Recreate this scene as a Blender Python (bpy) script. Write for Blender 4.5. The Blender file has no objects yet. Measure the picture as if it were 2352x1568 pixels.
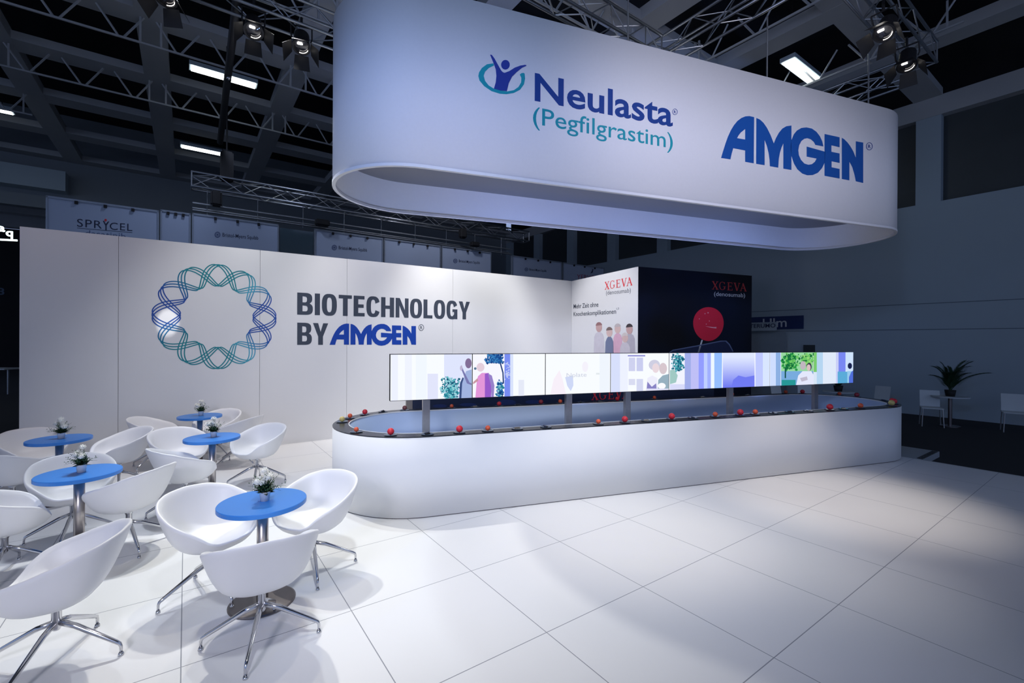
import bpy, bmesh, math, random
from math import sin, cos, pi, radians, sqrt
from mathutils import Vector as V, Matrix

# ------------------------------------------------------------------ camera, world, exposure
sc = bpy.context.scene
COL = sc.collection
FPX, PITCH, ROLL, EYE = 1051.7, -0.0019, 0.0055, 1.95
Rv, Fv, Uv = V((1, 0, 0)), V((0, cos(PITCH), sin(PITCH))), V((0, -sin(PITCH), cos(PITCH)))
R2 = Rv * cos(ROLL) + Uv * sin(ROLL)
U2 = -Rv * sin(ROLL) + Uv * cos(ROLL)
EYEP = V((0, 0, EYE))
cd = bpy.data.cameras.new('camera')
cd.sensor_width = 36; cd.lens = FPX / 2352 * 36; cd.clip_end = 200; cd.clip_start = .05
cam = bpy.data.objects.new('camera', cd); COL.objects.link(cam)
mw = Matrix((R2, U2, -Fv)).transposed().to_4x4(); mw.translation = EYEP
cam.matrix_world = mw
sc.camera = cam
sc.view_settings.view_transform = 'Standard'
try: sc.view_settings.look = 'None'
except Exception: pass
sc.view_settings.exposure = 0.0
sc.view_settings.gamma = 1
sc.view_settings.use_curve_mapping = False
wd = bpy.data.worlds.new('hall_air'); sc.world = wd; wd.use_nodes = True
wd.node_tree.nodes['Background'].inputs[0].default_value = (.46, .60, 1.0, 1)
wd.node_tree.nodes['Background'].inputs[1].default_value = .62

# axes of the hall / stand
YA = radians(-35.45)
E1 = V((sin(YA), cos(YA), 0)); E2 = V((cos(YA), -sin(YA), 0)); UP = V((0, 0, 1))
def W(a, b, z=0): return E1 * a + E2 * b + UP * z
def ray(u, v): return (R2 * ((u - 1176) / FPX) - U2 * ((v - 784) / FPX) + Fv)
def at(u, v, z=0):
    d = ray(u, v); return EYEP + d * ((z - EYE) / d.z)
def onp(u, v, p0, n):
    d = ray(u, v); return EYEP + d * ((p0 - EYEP).dot(n) / d.dot(n))

# ------------------------------------------------------------------ lights (rig spots with bodies built below; added lamps without)
def spot(name, loc, aim, power, angle, color=(1, 1, 1), size=.06, blend=.5):
    l = bpy.data.lights.new(name, 'SPOT'); l.energy = power; l.spot_size = radians(angle)
    l.color = color; l.shadow_soft_size = size; l.spot_blend = blend
    o = bpy.data.objects.new(name, l); COL.objects.link(o); o.location = loc
    o.rotation_euler = (V(aim) - V(loc)).to_track_quat('-Z', 'Y').to_euler()
    return o
RIG = [  # the five visible lamps: position, aim
    (W(7.75, .80, 6.45), V((-1.8, 3.4, 0))), (W(7.75, 1.45, 6.45), V((-2.2, 4.4, 0))), (W(7.75, -.25, 6.45), V((-4.4, 4.4, 0))),
    (W(2.30, 8.15, 6.35), V((1.4, 4.2, 0))), (W(2.35, 9.45, 6.35), V((4.2, 5.5, 0))),
]
def front_of(k): p, a = RIG[k]; return p + (a - p).normalized() * .22
LIGHTS = [  # name, place, aim, cone, softness, edge blend, watts by colour
    ('rig_spot_light', front_of(0), RIG[0][1], 50, .06, .6, (720, 700, 640)),
    ('rig_spot_light', front_of(1), RIG[1][1], 42, .06, .6, (262, 290, 305)),
    ('rig_spot_light', front_of(2), RIG[2][1], 50, .06, .6, (330, 360, 410)),
    ('rig_spot_light', front_of(3), RIG[3][1], 40, .06, .8, (337, 349, 374)),
    # unseen overhead lamps added to brighten the floor and chairs
    ('added_floor_wash', (-2.4, 5.2, 6.9), (-2.0, 3.0, 0), 44, .06, .9, (197, 178, 124)),
    ('added_floor_wash', (-.8, 4.6, 6.9), (-.6, 3.6, 0), 44, .06, .9, (150, 130, 110)),
    ('added_floor_wash', (.6, 3.6, 6.9), (.5, 2.6, 0), 44, .06, .9, (10, 10, 64)),
    ('added_floor_wash', (1.3, 4.4, 6.9), (1.15, 4.75, 0), 28, .06, 1, (430, 380, 300)),
    ('added_floor_wash', (2.6, 4.4, 6.9), (2.6, 4.9, 0), 30, .06, 1, (42, 31, 18)),
    ('added_floor_wash', (4.2, 4.8, 6.9), (4.2, 5.75, 0), 30, .06, 1, (880, 790, 700)),
    ('added_floor_wash', (-4.6, 6.0, 6.9), (-4.3, 4.6, 0), 46, .06, .9, (220, 240, 270)),
    ('added_front_fill', (-4.2, -.6, 5.2), (-.9, 5.6, 2.4), 66, .35, .9, (30, 75, 270)),  # added front fills, no bodies: they lift sign, counter and chairs
    ('added_front_fill', (-1.6, -1.4, 5.2), (1.0, 5.8, 3.9), 70, .35, .9, (230, 330, 540)),
    ('added_front_fill', (3.4, .2, 5.2), (3.2, 6.6, 4.8), 60, .35, .9, (640, 600, 680)),
    ('added_front_fill', (-.2, 1.0, 6.9), (-.2, 5.0, .4), 54, .2, .9, (780, 830, 880)),
    ('added_front_fill', (2.2, 1.6, 6.9), (2.6, 6.1, .4), 50, .2, .9, (510, 472, 473)),
    ('added_front_fill', (-1.4, .8, 2.6), (1.2, 6.4, 5.0), 60, .35, .9, (190, 190, 290)),
    ('added_front_fill', (-1.6, -2.4, 3.6), (-2.4, 4.2, .5), 58, .5, .9, (480, 470, 540)),
    ('added_wall_wash', W(7.4, -1.3, 6.75), W(9.37, -1.3, .7), 62, .12, .7, (83, 54, 45)),  # added washes, no bodies: they brighten the display walls
    ('added_wall_wash', W(7.4, 1.2, 6.75), W(9.37, 1.2, .7), 62, .12, .7, (596, 589, 588)),
    ('added_wall_wash', W(7.4, 3.4, 6.75), W(9.37, 3.4, .7), 62, .12, .7, (520, 490, 480)),
    ('added_wall_wash', W(7.4, 5.4, 6.75), W(9.37, 5.4, .9), 62, .12, .7, (1050, 1040, 1030)),
    ('added_wall_wash', W(7.9, 5.2, 6.75), W(7.9, 8.4, 1.2), 52, .12, .7, (860, 850, 900)),
    ('added_glare_spot', W(5.4, .2, 6.9), onp(386, 740, W(9.37, 0), E1), 3.2, .02, .6, (1400, 1400, 1430)),  # added beam imitating a lamp's reflection on the white wall
    ('added_banner_wash', W(10.6, .5, 7.2), W(12.5, 1.0, 4.2), 120, .2, 1, (98, 113, 155)),  # added washes, no bodies: they brighten the neighbouring panels
    ('added_banner_wash', W(10.6, 5.5, 7.2), W(12.5, 6.0, 4.2), 120, .2, 1, (150, 155, 185)),
]
for k in (-2.9, -.9, 1.1, 3.0):      # unseen uplights added in the counter to brighten the inside of the sign
    p = V((2.291, 7.218, .35)) + V((.946, .324, 0)) * k
    LIGHTS.append(('added_up_light', p, p + V((-.16, .48, 1.2)), 75, .1, 1, (40, 66, 170)))
LAMPS = []
for nm, p, a, cone, sz, bl, wrgb in LIGHTS:
    k = max(wrgb) or 1
    LAMPS.append(spot(nm, V(p), V(a), k, cone, tuple(c / k for c in wrgb), sz, bl))

# ------------------------------------------------------------------ materials
MATS = {}
def mat(name, col, rough=.5, metal=0, emit=0, spec=.5, noise=0, nscale=8, coat=0):
    if name in MATS: return MATS[name]
    m = bpy.data.materials.new(name); m.use_nodes = True; MATS[name] = m
    nt = m.node_tree; b = nt.nodes['Principled BSDF']
    c = tuple(col) + (1,)
    b.inputs['Base Color'].default_value = c
    b.inputs['Roughness'].default_value = rough; b.inputs['Metallic'].default_value = metal
    b.inputs['Specular IOR Level'].default_value = spec
    b.inputs['Coat Weight'].default_value = coat
    if emit:
        b.inputs['Emission Color'].default_value = c; b.inputs['Emission Strength'].default_value = emit
    if noise:
        tc = nt.nodes.new('ShaderNodeTexCoord'); n = nt.nodes.new('ShaderNodeTexNoise'); n.inputs['Scale'].default_value = nscale
        mx = nt.nodes.new('ShaderNodeMix'); mx.data_type = 'RGBA'
        nt.links.new(tc.outputs['Object'], n.inputs['Vector']); nt.links.new(n.outputs['Fac'], mx.inputs['Factor'])
        mx.inputs['A'].default_value = tuple(x * (1 - noise) for x in col) + (1,)
        mx.inputs['B'].default_value = tuple(min(1, x * (1 + noise)) for x in col) + (1,)
        nt.links.new(mx.outputs['Result'], b.inputs['Base Color'])
    return m
def emis(col, k=1.0):
    n = 'glow_%02x%02x%02x_%d' % tuple([int(min(1, c) * 255) for c in col] + [int(k * 100)])
    if n in MATS: return MATS[n]
    m = bpy.data.materials.new(n); m.use_nodes = True; MATS[n] = m
    nt = m.node_tree; nt.nodes.clear()
    e = nt.nodes.new('ShaderNodeEmission'); o = nt.nodes.new('ShaderNodeOutputMaterial')
    e.inputs[0].default_value = tuple(col) + (1,); e.inputs[1].default_value = k
    nt.links.new(e.outputs[0], o.inputs[0]); return m
def lin(r, g, b): return tuple(((c / 255 + .055) / 1.055) ** 2.4 if c > 10 else c / 255 / 12.92 for c in (r, g, b))

M_white = mat('white_laminate', (.80, .80, .80), .6, noise=.01, nscale=3, spec=.3)
M_wall = mat('white_wall_board', (.74, .74, .74), .6, noise=.01, nscale=2)
M_fabric = mat('white_stretch_fabric', (.78, .78, .80), .85, noise=.02, nscale=30, spec=.2)
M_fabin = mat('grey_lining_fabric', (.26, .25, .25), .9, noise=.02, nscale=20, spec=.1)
M_shell = mat('white_chair_shell', (.84, .84, .85), .42, noise=.01, nscale=10)
M_chrome = mat('polished_chrome', (.62, .62, .64), .16, 1, noise=.05, nscale=20)
M_steel = mat('brushed_steel', (.50, .46, .44), .30, 1, noise=.08, nscale=30)
M_darkst = mat('dark_steel_plate', (.20, .18, .18), .35, 1, noise=.08, nscale=20)
M_blue = mat('blue_table_laminate', (.035, .22, .68), .35, noise=.03, nscale=6)
M_band = mat('black_counter_top', (.025, .028, .035), .25, noise=.1, nscale=10)
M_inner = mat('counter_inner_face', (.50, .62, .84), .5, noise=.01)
M_black = mat('black_plastic', (.008, .008, .009), .7, noise=.1, nscale=20)
M_blackmet = mat('black_lamp_metal', (.02, .02, .022), .5, .3, noise=.1, nscale=30)
M_alu = mat('truss_aluminium', (.42, .44, .46), .35, .9, noise=.1, nscale=20)
M_beam = mat('painted_concrete_beam', (.40, .42, .44), .8, noise=.06, nscale=1.5)
M_hwall = mat('painted_hall_wall', (.36, .44, .50), .8, noise=.04, nscale=.7)
M_hdark = mat('dark_hall_window', (.045, .055, .06), .5, noise=.1, nscale=2)
M_roof = mat('black_roof_deck', (.012, .013, .016), .9, noise=.2, nscale=2)
M_carpet = mat('dark_carpet', (.018, .02, .024), .95, noise=.25, nscale=60)
M_navy = mat('lettering_navy', lin(20, 62, 140), .5, noise=.01)
M_amg = mat('lettering_blue', lin(12, 82, 165), .5, noise=.01)
M_amg2 = mat('lettering_royal_blue', lin(0, 60, 160), .5, noise=.01)
M_teal = mat('lettering_teal', lin(20, 155, 170), .5, noise=.01)
M_figure = mat('lettering_indigo', lin(40, 60, 150), .5, noise=.01)
M_char = mat('lettering_charcoal', lin(58, 66, 80), .5, noise=.01)
M_red = mat('lettering_red', lin(225, 50, 60), .5, noise=.01)
M_grey = mat('lettering_grey', lin(120, 122, 130), .5, noise=.01)
M_lgrey = mat('lettering_light_grey', lin(200, 204, 210), .5, noise=.01)
M_green = mat('dark_leaf', (.012, .045, .018), .55, noise=.5, nscale=30)
M_fern = mat('sprig_green', (.05, .11, .04), .6, noise=.4, nscale=30)
M_petal = mat('white_petal', (.85, .85, .80), .7, noise=.05, nscale=40)
M_pot = mat('white_ceramic', (.75, .75, .75), .25, noise=.01)
M_lamp = emis((.93, 1, .98), 9)

# ------------------------------------------------------------------ object helpers
def tag(o, label=None, cat=None, group=None, kind=None):
    if label: o['label'] = label
    if cat: o['category'] = cat
    if group: o['group'] = group
    if kind: o['kind'] = kind
    return o
def empty(name, loc=(0, 0, 0), rz=0, **k):
    o = bpy.data.objects.new(name, None); COL.objects.link(o); o.location = loc; o.rotation_euler = (0, 0, rz)
    o.empty_display_size = .1
    return tag(o, **k)
def link(name, me, m, parent=None, smooth=False, **k):
    o = bpy.data.objects.new(name, me); COL.objects.link(o)
    for x in (m if isinstance(m, (list, tuple)) else [m]): me.materials.append(x)
    if smooth:
        for p in me.polygons: p.use_smooth = True
    if parent: o.parent = parent
    return tag(o, **k)
def fin(name, bm, m, parent=None, smooth=False, **k):
    me = bpy.data.meshes.new(name); bmesh.ops.recalc_face_normals(bm, faces=bm.faces); bm.to_mesh(me); bm.free()
    return link(name, me, m, parent, smooth, **k)
def copy_tree(o, parent=None):
    c = o.copy(); COL.objects.link(c)
    if parent: c.parent = parent
    for ch in list(o.children): copy_tree(ch, c)
    return c
def box(bm, c, sx, sy, sz, ax=None, ay=None, mi=0):
    """box centred at c, half sizes along ax, ay and z"""
    ax = ax or V((1, 0, 0)); ay = ay or V((0, 1, 0)); az = ax.cross(ay)
    c = V(c); vs = [bm.verts.new(c + ax * (i * sx) + ay * (j * sy) + az * (k * sz)) for i in (-1, 1) for j in (-1, 1) for k in (-1, 1)]
    for f in ((0, 1, 3, 2), (4, 6, 7, 5), (0, 4, 5, 1), (2, 3, 7, 6), (0, 2, 6, 4), (1, 5, 7, 3)):
        bm.faces.new([vs[i] for i in f]).material_index = mi
def prism(bm, pts, z0, z1):
    """vertical prism over a 2D outline; z1 may be a list of heights"""
    n = len(pts); z1 = z1 if isinstance(z1, (list, tuple)) else [z1] * n
    a = [bm.verts.new((p[0], p[1], z0)) for p in pts]; b = [bm.verts.new((p[0], p[1], z)) for p, z in zip(pts, z1)]
    bm.faces.new(a); bm.faces.new(b)
    for i in range(n): bm.faces.new((a[i], a[(i + 1) % n], b[(i + 1) % n], b[i]))
def tube(bm, pts, r, n=8, caps=True):
    pts = [V(p) for p in pts]; r = r if isinstance(r, (list, tuple)) else [r] * len(pts); rings = []
    ref = None
    for i, p in enumerate(pts):
        d = (pts[min(i + 1, len(pts) - 1)] - pts[max(i - 1, 0)]).normalized()
        if ref is None: ref = V((0, 0, 1)) if abs(d.z) < .9 else V((1, 0, 0))
        x = (ref - d * ref.dot(d)).normalized(); ref = x; y = d.cross(x)
        rings.append([bm.verts.new(p + (x * cos(2 * pi * k / n) + y * sin(2 * pi * k / n)) * r[i]) for k in range(n)])
    for a, b in zip(rings[:-1], rings[1:]):
        for k in range(n): bm.faces.new((a[k], a[(k + 1) % n], b[(k + 1) % n], b[k]))
    if caps: bm.faces.new(rings[0]); bm.faces.new(rings[-1])
def lathe(bm, prof, n=40, c=(0, 0, 0)):
    c = V(c); rings = []
    for r, z in prof:
        if r < 1e-5: rings.append([bm.verts.new(c + V((0, 0, z)))])
        else: rings.append([bm.verts.new(c + V((r * cos(2 * pi * k / n), r * sin(2 * pi * k / n), z))) for k in range(n)])
    for a, b in zip(rings[:-1], rings[1:]):
        for k in range(n):
            q = [a[k % len(a)], a[(k + 1) % len(a)], b[(k + 1) % len(b)], b[k % len(b)]]
            q = list(dict.fromkeys(q))
            if len(q) > 2: bm.faces.new(q)
def ball(bm, c, r, seg=12, sx=1, sy=1, sz=1):
    m = Matrix.Translation(V(c)) @ Matrix.Diagonal((r * sx, r * sy, r * sz, 1))
    bmesh.ops.create_uvsphere(bm, u_segments=seg, v_segments=max(6, seg // 2 + 2), radius=1, matrix=m)
def curve_mesh(loops, depth=.002):
    """flat filled shape (outer loops and holes) with a little depth, as a mesh in its own XY plane"""
    cu = bpy.data.curves.new('shape', 'CURVE'); cu.dimensions = '2D'; cu.fill_mode = 'BOTH'; cu.extrude = depth / 2
    for lp in loops:
        s = cu.splines.new('POLY'); s.points.add(len(lp) - 1); s.use_cyclic_u = True
        for q, p in zip(s.points, lp): q.co = (p[0], p[1], 0, 1)
    return to_mesh(cu)
def to_mesh(cu):
    o = bpy.data.objects.new('tmp', cu); COL.objects.link(o)
    dg = bpy.context.evaluated_depsgraph_get(); me = bpy.data.meshes.new_from_object(o.evaluated_get(dg))
    bpy.data.objects.remove(o); bpy.data.curves.remove(cu); return me
class Plane:
    """a printed face: origin, reading direction, outward normal"""
    def __init__(s, p0, x, n): s.p0, s.x, s.n = V(p0), V(x).normalized(), V(n).normalized(); s.m = None
    def px(s, u, v):
        p = onp(u, v, s.p0, s.n) - s.p0; return (p.dot(s.x), p.z)
    def mtx(s, off=.002):
        m = Matrix((s.x, UP, s.x.cross(UP))).transposed().to_4x4(); m.translation = s.p0 + s.n * off; return m
def shape_on(pl, name, loops, m, parent, px=True, off=.002, **k):
    L = [[pl.px(*p) for p in lp] for lp in loops] if px else loops
    me = curve_mesh(L); me.transform(pl.mtx(off)); return link(name, me, m, parent, **k)
def text_on(pl, name, s, m, parent, base_l, base_r, top, bold=0, off=.002, px=True, slant=0, spacing=1):
    """lettering from base_l to base_r on the baseline, capitals up to 'top'"""
    cu = bpy.data.curves.new('t', 'FONT'); cu.body = s; cu.size = 1; cu.offset = bold; cu.extrude = .001; cu.space_character = spacing
    cu.resolution_u = 4
    me = to_mesh(cu)
    if px: a, b, t = pl.px(*base_l), pl.px(*base_r), pl.px(*top)
    else: a, b, t = base_l, base_r, top
    xs = [v.co.x for v in me.vertices]; x0, x1 = min(xs), max(xs); cap = .729
    kx = (b[0] - a[0]) / (x1 - x0); ky = (t[1] - a[1]) / cap
    for v in me.vertices:
        x, y = (v.co.x - x0) * kx, v.co.y * ky
        v.co.x = a[0] + x + slant * y
        v.co.y = a[1] + y + (b[1] - a[1]) * x / max(1e-6, (b[0] - a[0]))
    me.transform(pl.mtx(off)); return link(name, me, m, parent)
def ell(cx, cy, rx, ry, n=24, a0=0, a1=2 * pi):
    return [(cx + rx * cos(a0 + (a1 - a0) * i / n), cy + ry * sin(a0 + (a1 - a0) * i / n)) for i in range(n)]
def registered(pl, parent, m, cx, cy, r):
    shape_on(pl, 'registered_mark', [ell(cx, cy, r, r * 1.15), ell(cx, cy, r * .84, r * .98)], m, parent)
    text_on(pl, 'registered_mark', 'R', m, parent, (cx - r * .38, cy + r * .5), (cx + r * .42, cy + r * .5), (cx - r * .4, cy - r * .55), .01)

# ------------------------------------------------------------------ hall: floor, walls, ceiling grid
HZ = -.10
def rect(a0, a1, b0, b1): return [W(a0, b0), W(a0, b1), W(a1, b1), W(a1, b0)]
bm = bmesh.new(); prism(bm, rect(-14, 44, -26, 20), HZ - .2, HZ)
fin('floor_hall', bm, M_carpet, kind='structure')
# stand floor: white square boards with fine dark joints
T = .995
def floor_mat():
    m = bpy.data.materials.new('white_floor_boards'); m.use_nodes = True; nt = m.node_tree; b = nt.nodes['Principled BSDF']
    tc = nt.nodes.new('ShaderNodeTexCoord'); sp = nt.nodes.new('ShaderNodeSeparateXYZ'); nt.links.new(tc.outputs['Object'], sp.inputs[0])
    fs = []
    for ax in ('X', 'Y'):
        d = nt.nodes.new('ShaderNodeMath'); d.operation = 'DIVIDE'; d.inputs[1].default_value = T; nt.links.new(sp.outputs[ax], d.inputs[0])
        p = nt.nodes.new('ShaderNodeMath'); p.operation = 'PINGPONG'; p.inputs[1].default_value = .5; nt.links.new(d.outputs[0], p.inputs[0])
        l = nt.nodes.new('ShaderNodeMath'); l.operation = 'LESS_THAN'; l.inputs[1].default_value = .0032; nt.links.new(p.outputs[0], l.inputs[0]); fs.append(l)
    mx = nt.nodes.new('ShaderNodeMath'); mx.operation = 'MAXIMUM'; nt.links.new(fs[0].outputs[0], mx.inputs[0]); nt.links.new(fs[1].outputs[0], mx.inputs[1])
    n = nt.nodes.new('ShaderNodeTexNoise'); n.inputs['Scale'].default_value = .9; nt.links.new(tc.outputs['Object'], n.inputs['Vector'])
    c0 = nt.nodes.new('ShaderNodeMix'); c0.data_type = 'RGBA'; c0.inputs['A'].default_value = (.76, .76, .76, 1); c0.inputs['B'].default_value = (.82, .82, .82, 1)
    nt.links.new(n.outputs['Fac'], c0.inputs['Factor'])
    c1 = nt.nodes.new('ShaderNodeMix'); c1.data_type = 'RGBA'; c1.inputs['B'].default_value = (.30, .31, .34, 1)
    nt.links.new(c0.outputs['Result'], c1.inputs['A']); nt.links.new(mx.outputs[0], c1.inputs['Factor'])
    nt.links.new(c1.outputs['Result'], b.inputs['Base Color']); b.inputs['Roughness'].default_value = .38; b.inputs['Specular IOR Level'].default_value = .3
    return m
M_floor = floor_mat()
o0 = at(1477, 1347, 0)
bm = bmesh.new()
A0, B0 = o0.dot(E1), o0.dot(E2)
prism(bm, [(-9 - B0, -7 - A0), (10.0 - B0, -7 - A0), (10.0 - B0, 9.6 - A0), (-9 - B0, 9.6 - A0)], HZ, 0)
f = fin('floor', bm, M_floor, kind='structure'); f.location = o0; f.rotation_euler = (0, 0, -YA)
ramp = empty('platform_step', W(2.3, 10.5), 0, label='white platform extension with striped edge at the far right end of the counter', cat='platform')
def rl(a0, a1, b0, b1):
    o = W(2.3, 10.5); return [p - o for p in rect(a0, a1, b0, b1)]
bm = bmesh.new(); prism(bm, rl(2.24, 9.6, 10.004, 11.05), HZ, -.002); fin('deck', bm, mat('shade_grey_step_board', (.34, .37, .40), .6, noise=.03), ramp)  # deck colour darkened to stand in for shade
bm = bmesh.new()
for i in range(12):
    prism(bm, rl(2.25, 2.33, 10.08 + i * .08, 10.115 + i * .08), -.006, .004)
fin('grip_strip', bm, M_black, ramp)
bm = bmesh.new(); prism(bm, rect(-7, 2.23, 10.003, 10.05), HZ, -.004); fin('trim_1', bm, mat('grey_edge_trim', (.25, .27, .28), .5, noise=.05), kind='structure')

# right wall of the hall: plain lower face, dark windows between pillars, edge beam
HW = 17.0
PIL = [3.73 + 2.947 * k for k in range(-4, 8)]
wr = empty('wall_right', W(10, HW), kind='structure')
bm = bmesh.new(); prism(bm, rect(-12, 24.7, HW, HW + .4), HZ, 5.88); fin('lower_wall', bm, M_hwall, wr).matrix_parent_inverse = Matrix.Translation(-W(10, HW))
bm = bmesh.new(); prism(bm, rect(-12, 24.7, HW - .02, HW + .5), 8.28, 8.82); fin('edge_beam', bm, M_beam, wr).matrix_parent_inverse = Matrix.Translation(-W(10, HW))
for p in PIL:
    bm = bmesh.new(); prism(bm, rect(p - .27, p + .27, HW, HW + .4), 5.88, 8.28)
    fin('pillar', bm, M_hwall, wr).matrix_parent_inverse = Matrix.Translation(-W(10, HW))
bm = bmesh.new(); prism(bm, rect(-12, 24.7, HW + .46, HW + .6), 5.88, 10.6); fin('upper_wall', bm, M_roof, wr).matrix_parent_inverse = Matrix.Translation(-W(10, HW))
for p in PIL:
    bm = bmesh.new(); prism(bm, rect(p - 2.677, p - .27, HW + .25, HW + .40), 5.88, 8.28)
    fin('dark_window', bm, M_hdark, wr).matrix_parent_inverse = Matrix.Translation(-W(10, HW))
bm = bmesh.new()
for z in (2.32, 3.05):
    bm = bmesh.new(); prism(bm, rect(-10, 24.7, HW - .006, HW), z, z + .018)
    fin('wall_joint', bm, mat('dark_joint', (.12, .15, .18), .8, noise=.05), wr).matrix_parent_inverse = Matrix.Translation(-W(10, HW))
# far wall, with an opening at its left end below a white bulkhead
BWE = 24.6
eL = onp(158, 400, W(BWE, 0), E1).dot(E2)
wb = empty('wall_back', W(BWE, 4), kind='structure')
PI_ = Matrix.Translation(-W(BWE, 4))
bm = bmesh.new(); prism(bm, rect(BWE, BWE + .4, eL, HW), HZ, 10.6); prism(bm, rect(BWE, BWE + .4, -26, eL), 6.9, 10.6)
fin('plaster_face', bm, mat('dark_grey_plaster', (.22, .25, .28), .85, noise=.05, nscale=.8), wb).matrix_parent_inverse = PI_
zt, zb_ = onp(158, 395, W(BWE - .6, 0), E1).z, onp(158, 440, W(BWE - .6, 0), E1).z
bm = bmesh.new(); prism(bm, rect(BWE - .6, BWE, -26, eL), zb_, zt); fin('bulkhead', bm, M_hwall, wb).matrix_parent_inverse = PI_
bm = bmesh.new(); prism(bm, rect(43, 43.4, -26, 20), HZ, 9); fin('wall_far', bm, M_roof, kind='structure')

ce = empty('ceiling', W(10, 5, 8.8), kind='structure')
CI = Matrix.Translation(-W(10, 5, 8.8))
def cpart(name, bm, m): o = fin(name, bm, m, ce); o.matrix_parent_inverse = CI; return o
bm = bmesh.new(); prism(bm, rect(-12, 44, -26, HW + .5), 10.6, 10.8); cpart('roof_deck', bm, M_roof)
CB = [-.64 + 2.925 * k for k in range(-7, 7)]
for b in CB[:-1] if CB[-1] > 16.5 else CB:
    bm = bmesh.new(); prism(bm, rect(-10, BWE, b - .27, b + .27), 8.8, 9.06); cpart('main_beam', bm, M_beam)
for a in PIL:
    bm = bmesh.new(); prism(bm, rect(a - .3, a + .32, -22, HW), 8.8 + .004, 9.0); cpart('cross_beam', bm, M_beam)
# light steel trusses hung under the cross beams, one per bay
def bay_truss(a, b0, b1, along=2, n=3):
    bm = bmesh.new(); P = (lambda t, z: W(a, b0 + (b1 - b0) * t, z)) if along == 2 else (lambda t, z: W(b0 + (b1 - b0) * t, a, z))
    z0, z1 = 8.26, 8.80
    tube(bm, [P(0, z0), P(1, z0)], .028, 5);
    for k in range(n):
        tube(bm, [P((k + .10) / n, z1), P((k + .46) / n, z0)], .022, 4); tube(bm, [P((k + .54) / n, z0), P((k + .88) / n, z1)], .022, 4)
    tube(bm, [P(.06, z0), P(.06, z1)], .026, 4); tube(bm, [P(.94, z0), P(.94, z1)], .026, 4)
    cpart('roof_truss', bm, M_beam)
for a in PIL[5:]:
    for k in range(len(CB) - 1):
        if -9 < CB[k] < 6 and (a < 16 or (17 < a < 19 and CB[k] < -4)): bay_truss(a, CB[k], CB[k + 1])
for b in (9.5, 12.4): bay_truss(b, 2.2, 6.3, 1, 4)
# hall beyond the opening
for a, z in ((28, 8.0), (31.5, 7.9), (35, 7.8)):
    bm = bmesh.new(); prism(bm, rect(a, a + .6, -26, 0), z, z + .7); cpart('far_beam', bm, M_beam)
bm = bmesh.new(); prism(bm, rect(25, 43, -4.2, -3.6), 8.7, 9.4); cpart('far_beam', bm, M_beam)
# ceiling lamps
def ceiling_lamp(a, b, label):
    t = empty('fluorescent_lamp', W(a, b, 8.67), -YA, label=label, cat='lamp', group='lit strip lamps in the ceiling bays')
    bm = bmesh.new(); box(bm, (0, 0, .06), .74, .17, .05); fin('housing', bm, M_hwall, t)
    bm = bmesh.new(); box(bm, (0, 0, 0), .70, .14, .01); fin('diffuser', bm, M_lamp, t)
    for s in (-.5, .5):
        bm = bmesh.new(); tube(bm, [(s, 0, .1), (s, 0, 1.95)], .008, 5); fin('hanger', bm, M_black, t)
ceiling_lamp(13.9, .78, 'lit strip lamp in the ceiling crossed by the dark pipe')
ceiling_lamp(19.75, .55, 'small far lit strip lamp above the short truss end with black hoist')
ceiling_lamp(19.85, -4.96, 'lit strip lamp cut by the left border of the picture')
ceiling_lamp(5.12, 12.4, 'lit strip lamp above the right end of the hanging oval sign')

# ------------------------------------------------------------------ walls of the stand
WD = 9.37
bw = empty('display_wall', W(WD, 3), label='long white display wall with ring emblem and grey biotechnology lettering', cat='display wall')
BI = Matrix.Translation(-W(WD, 3))
PB = Plane(W(WD, 0), E2, -E1)
bL, bR = -1.933, 8.686
seams = [bL] + [PB.px(u, 700)[0] for u in (272, 597, 797, 1040)] + [bR]
def wall_h(b): return 3.535 + (3.606 - 3.535) * (b - bL) / (bR - bL)
for s0, s1 in zip(seams[:-1], seams[1:]):
    bm = bmesh.new(); g = .0025
    prism(bm, [W(WD, s0 + g), W(WD, s1 - g), W(WD + .1, s1 - g), W(WD + .1, s0 + g)], 0, [wall_h(s0), wall_h(s1), wall_h(s1), wall_h(s0)])
    o = fin('wall_board', bm, M_wall, bw); o.matrix_parent_inverse = BI
bm = bmesh.new(); prism(bm, [W(WD + .03, bL + .05), W(WD + .03, bR - .02), W(WD + .09, bR - .02), W(WD + .09, bL + .05)], 0, 3.5)
fin('backing', bm, M_wall, bw).matrix_parent_inverse = BI
class Sub:  # parent helper: keeps world-space meshes in place under an empty
    pass
def under(o, e): o.parent = e; o.matrix_parent_inverse = Matrix.Translation(-e.location); return o
def U(fn, e, *a, **k): return under(fn(*a, **k), e)

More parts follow.
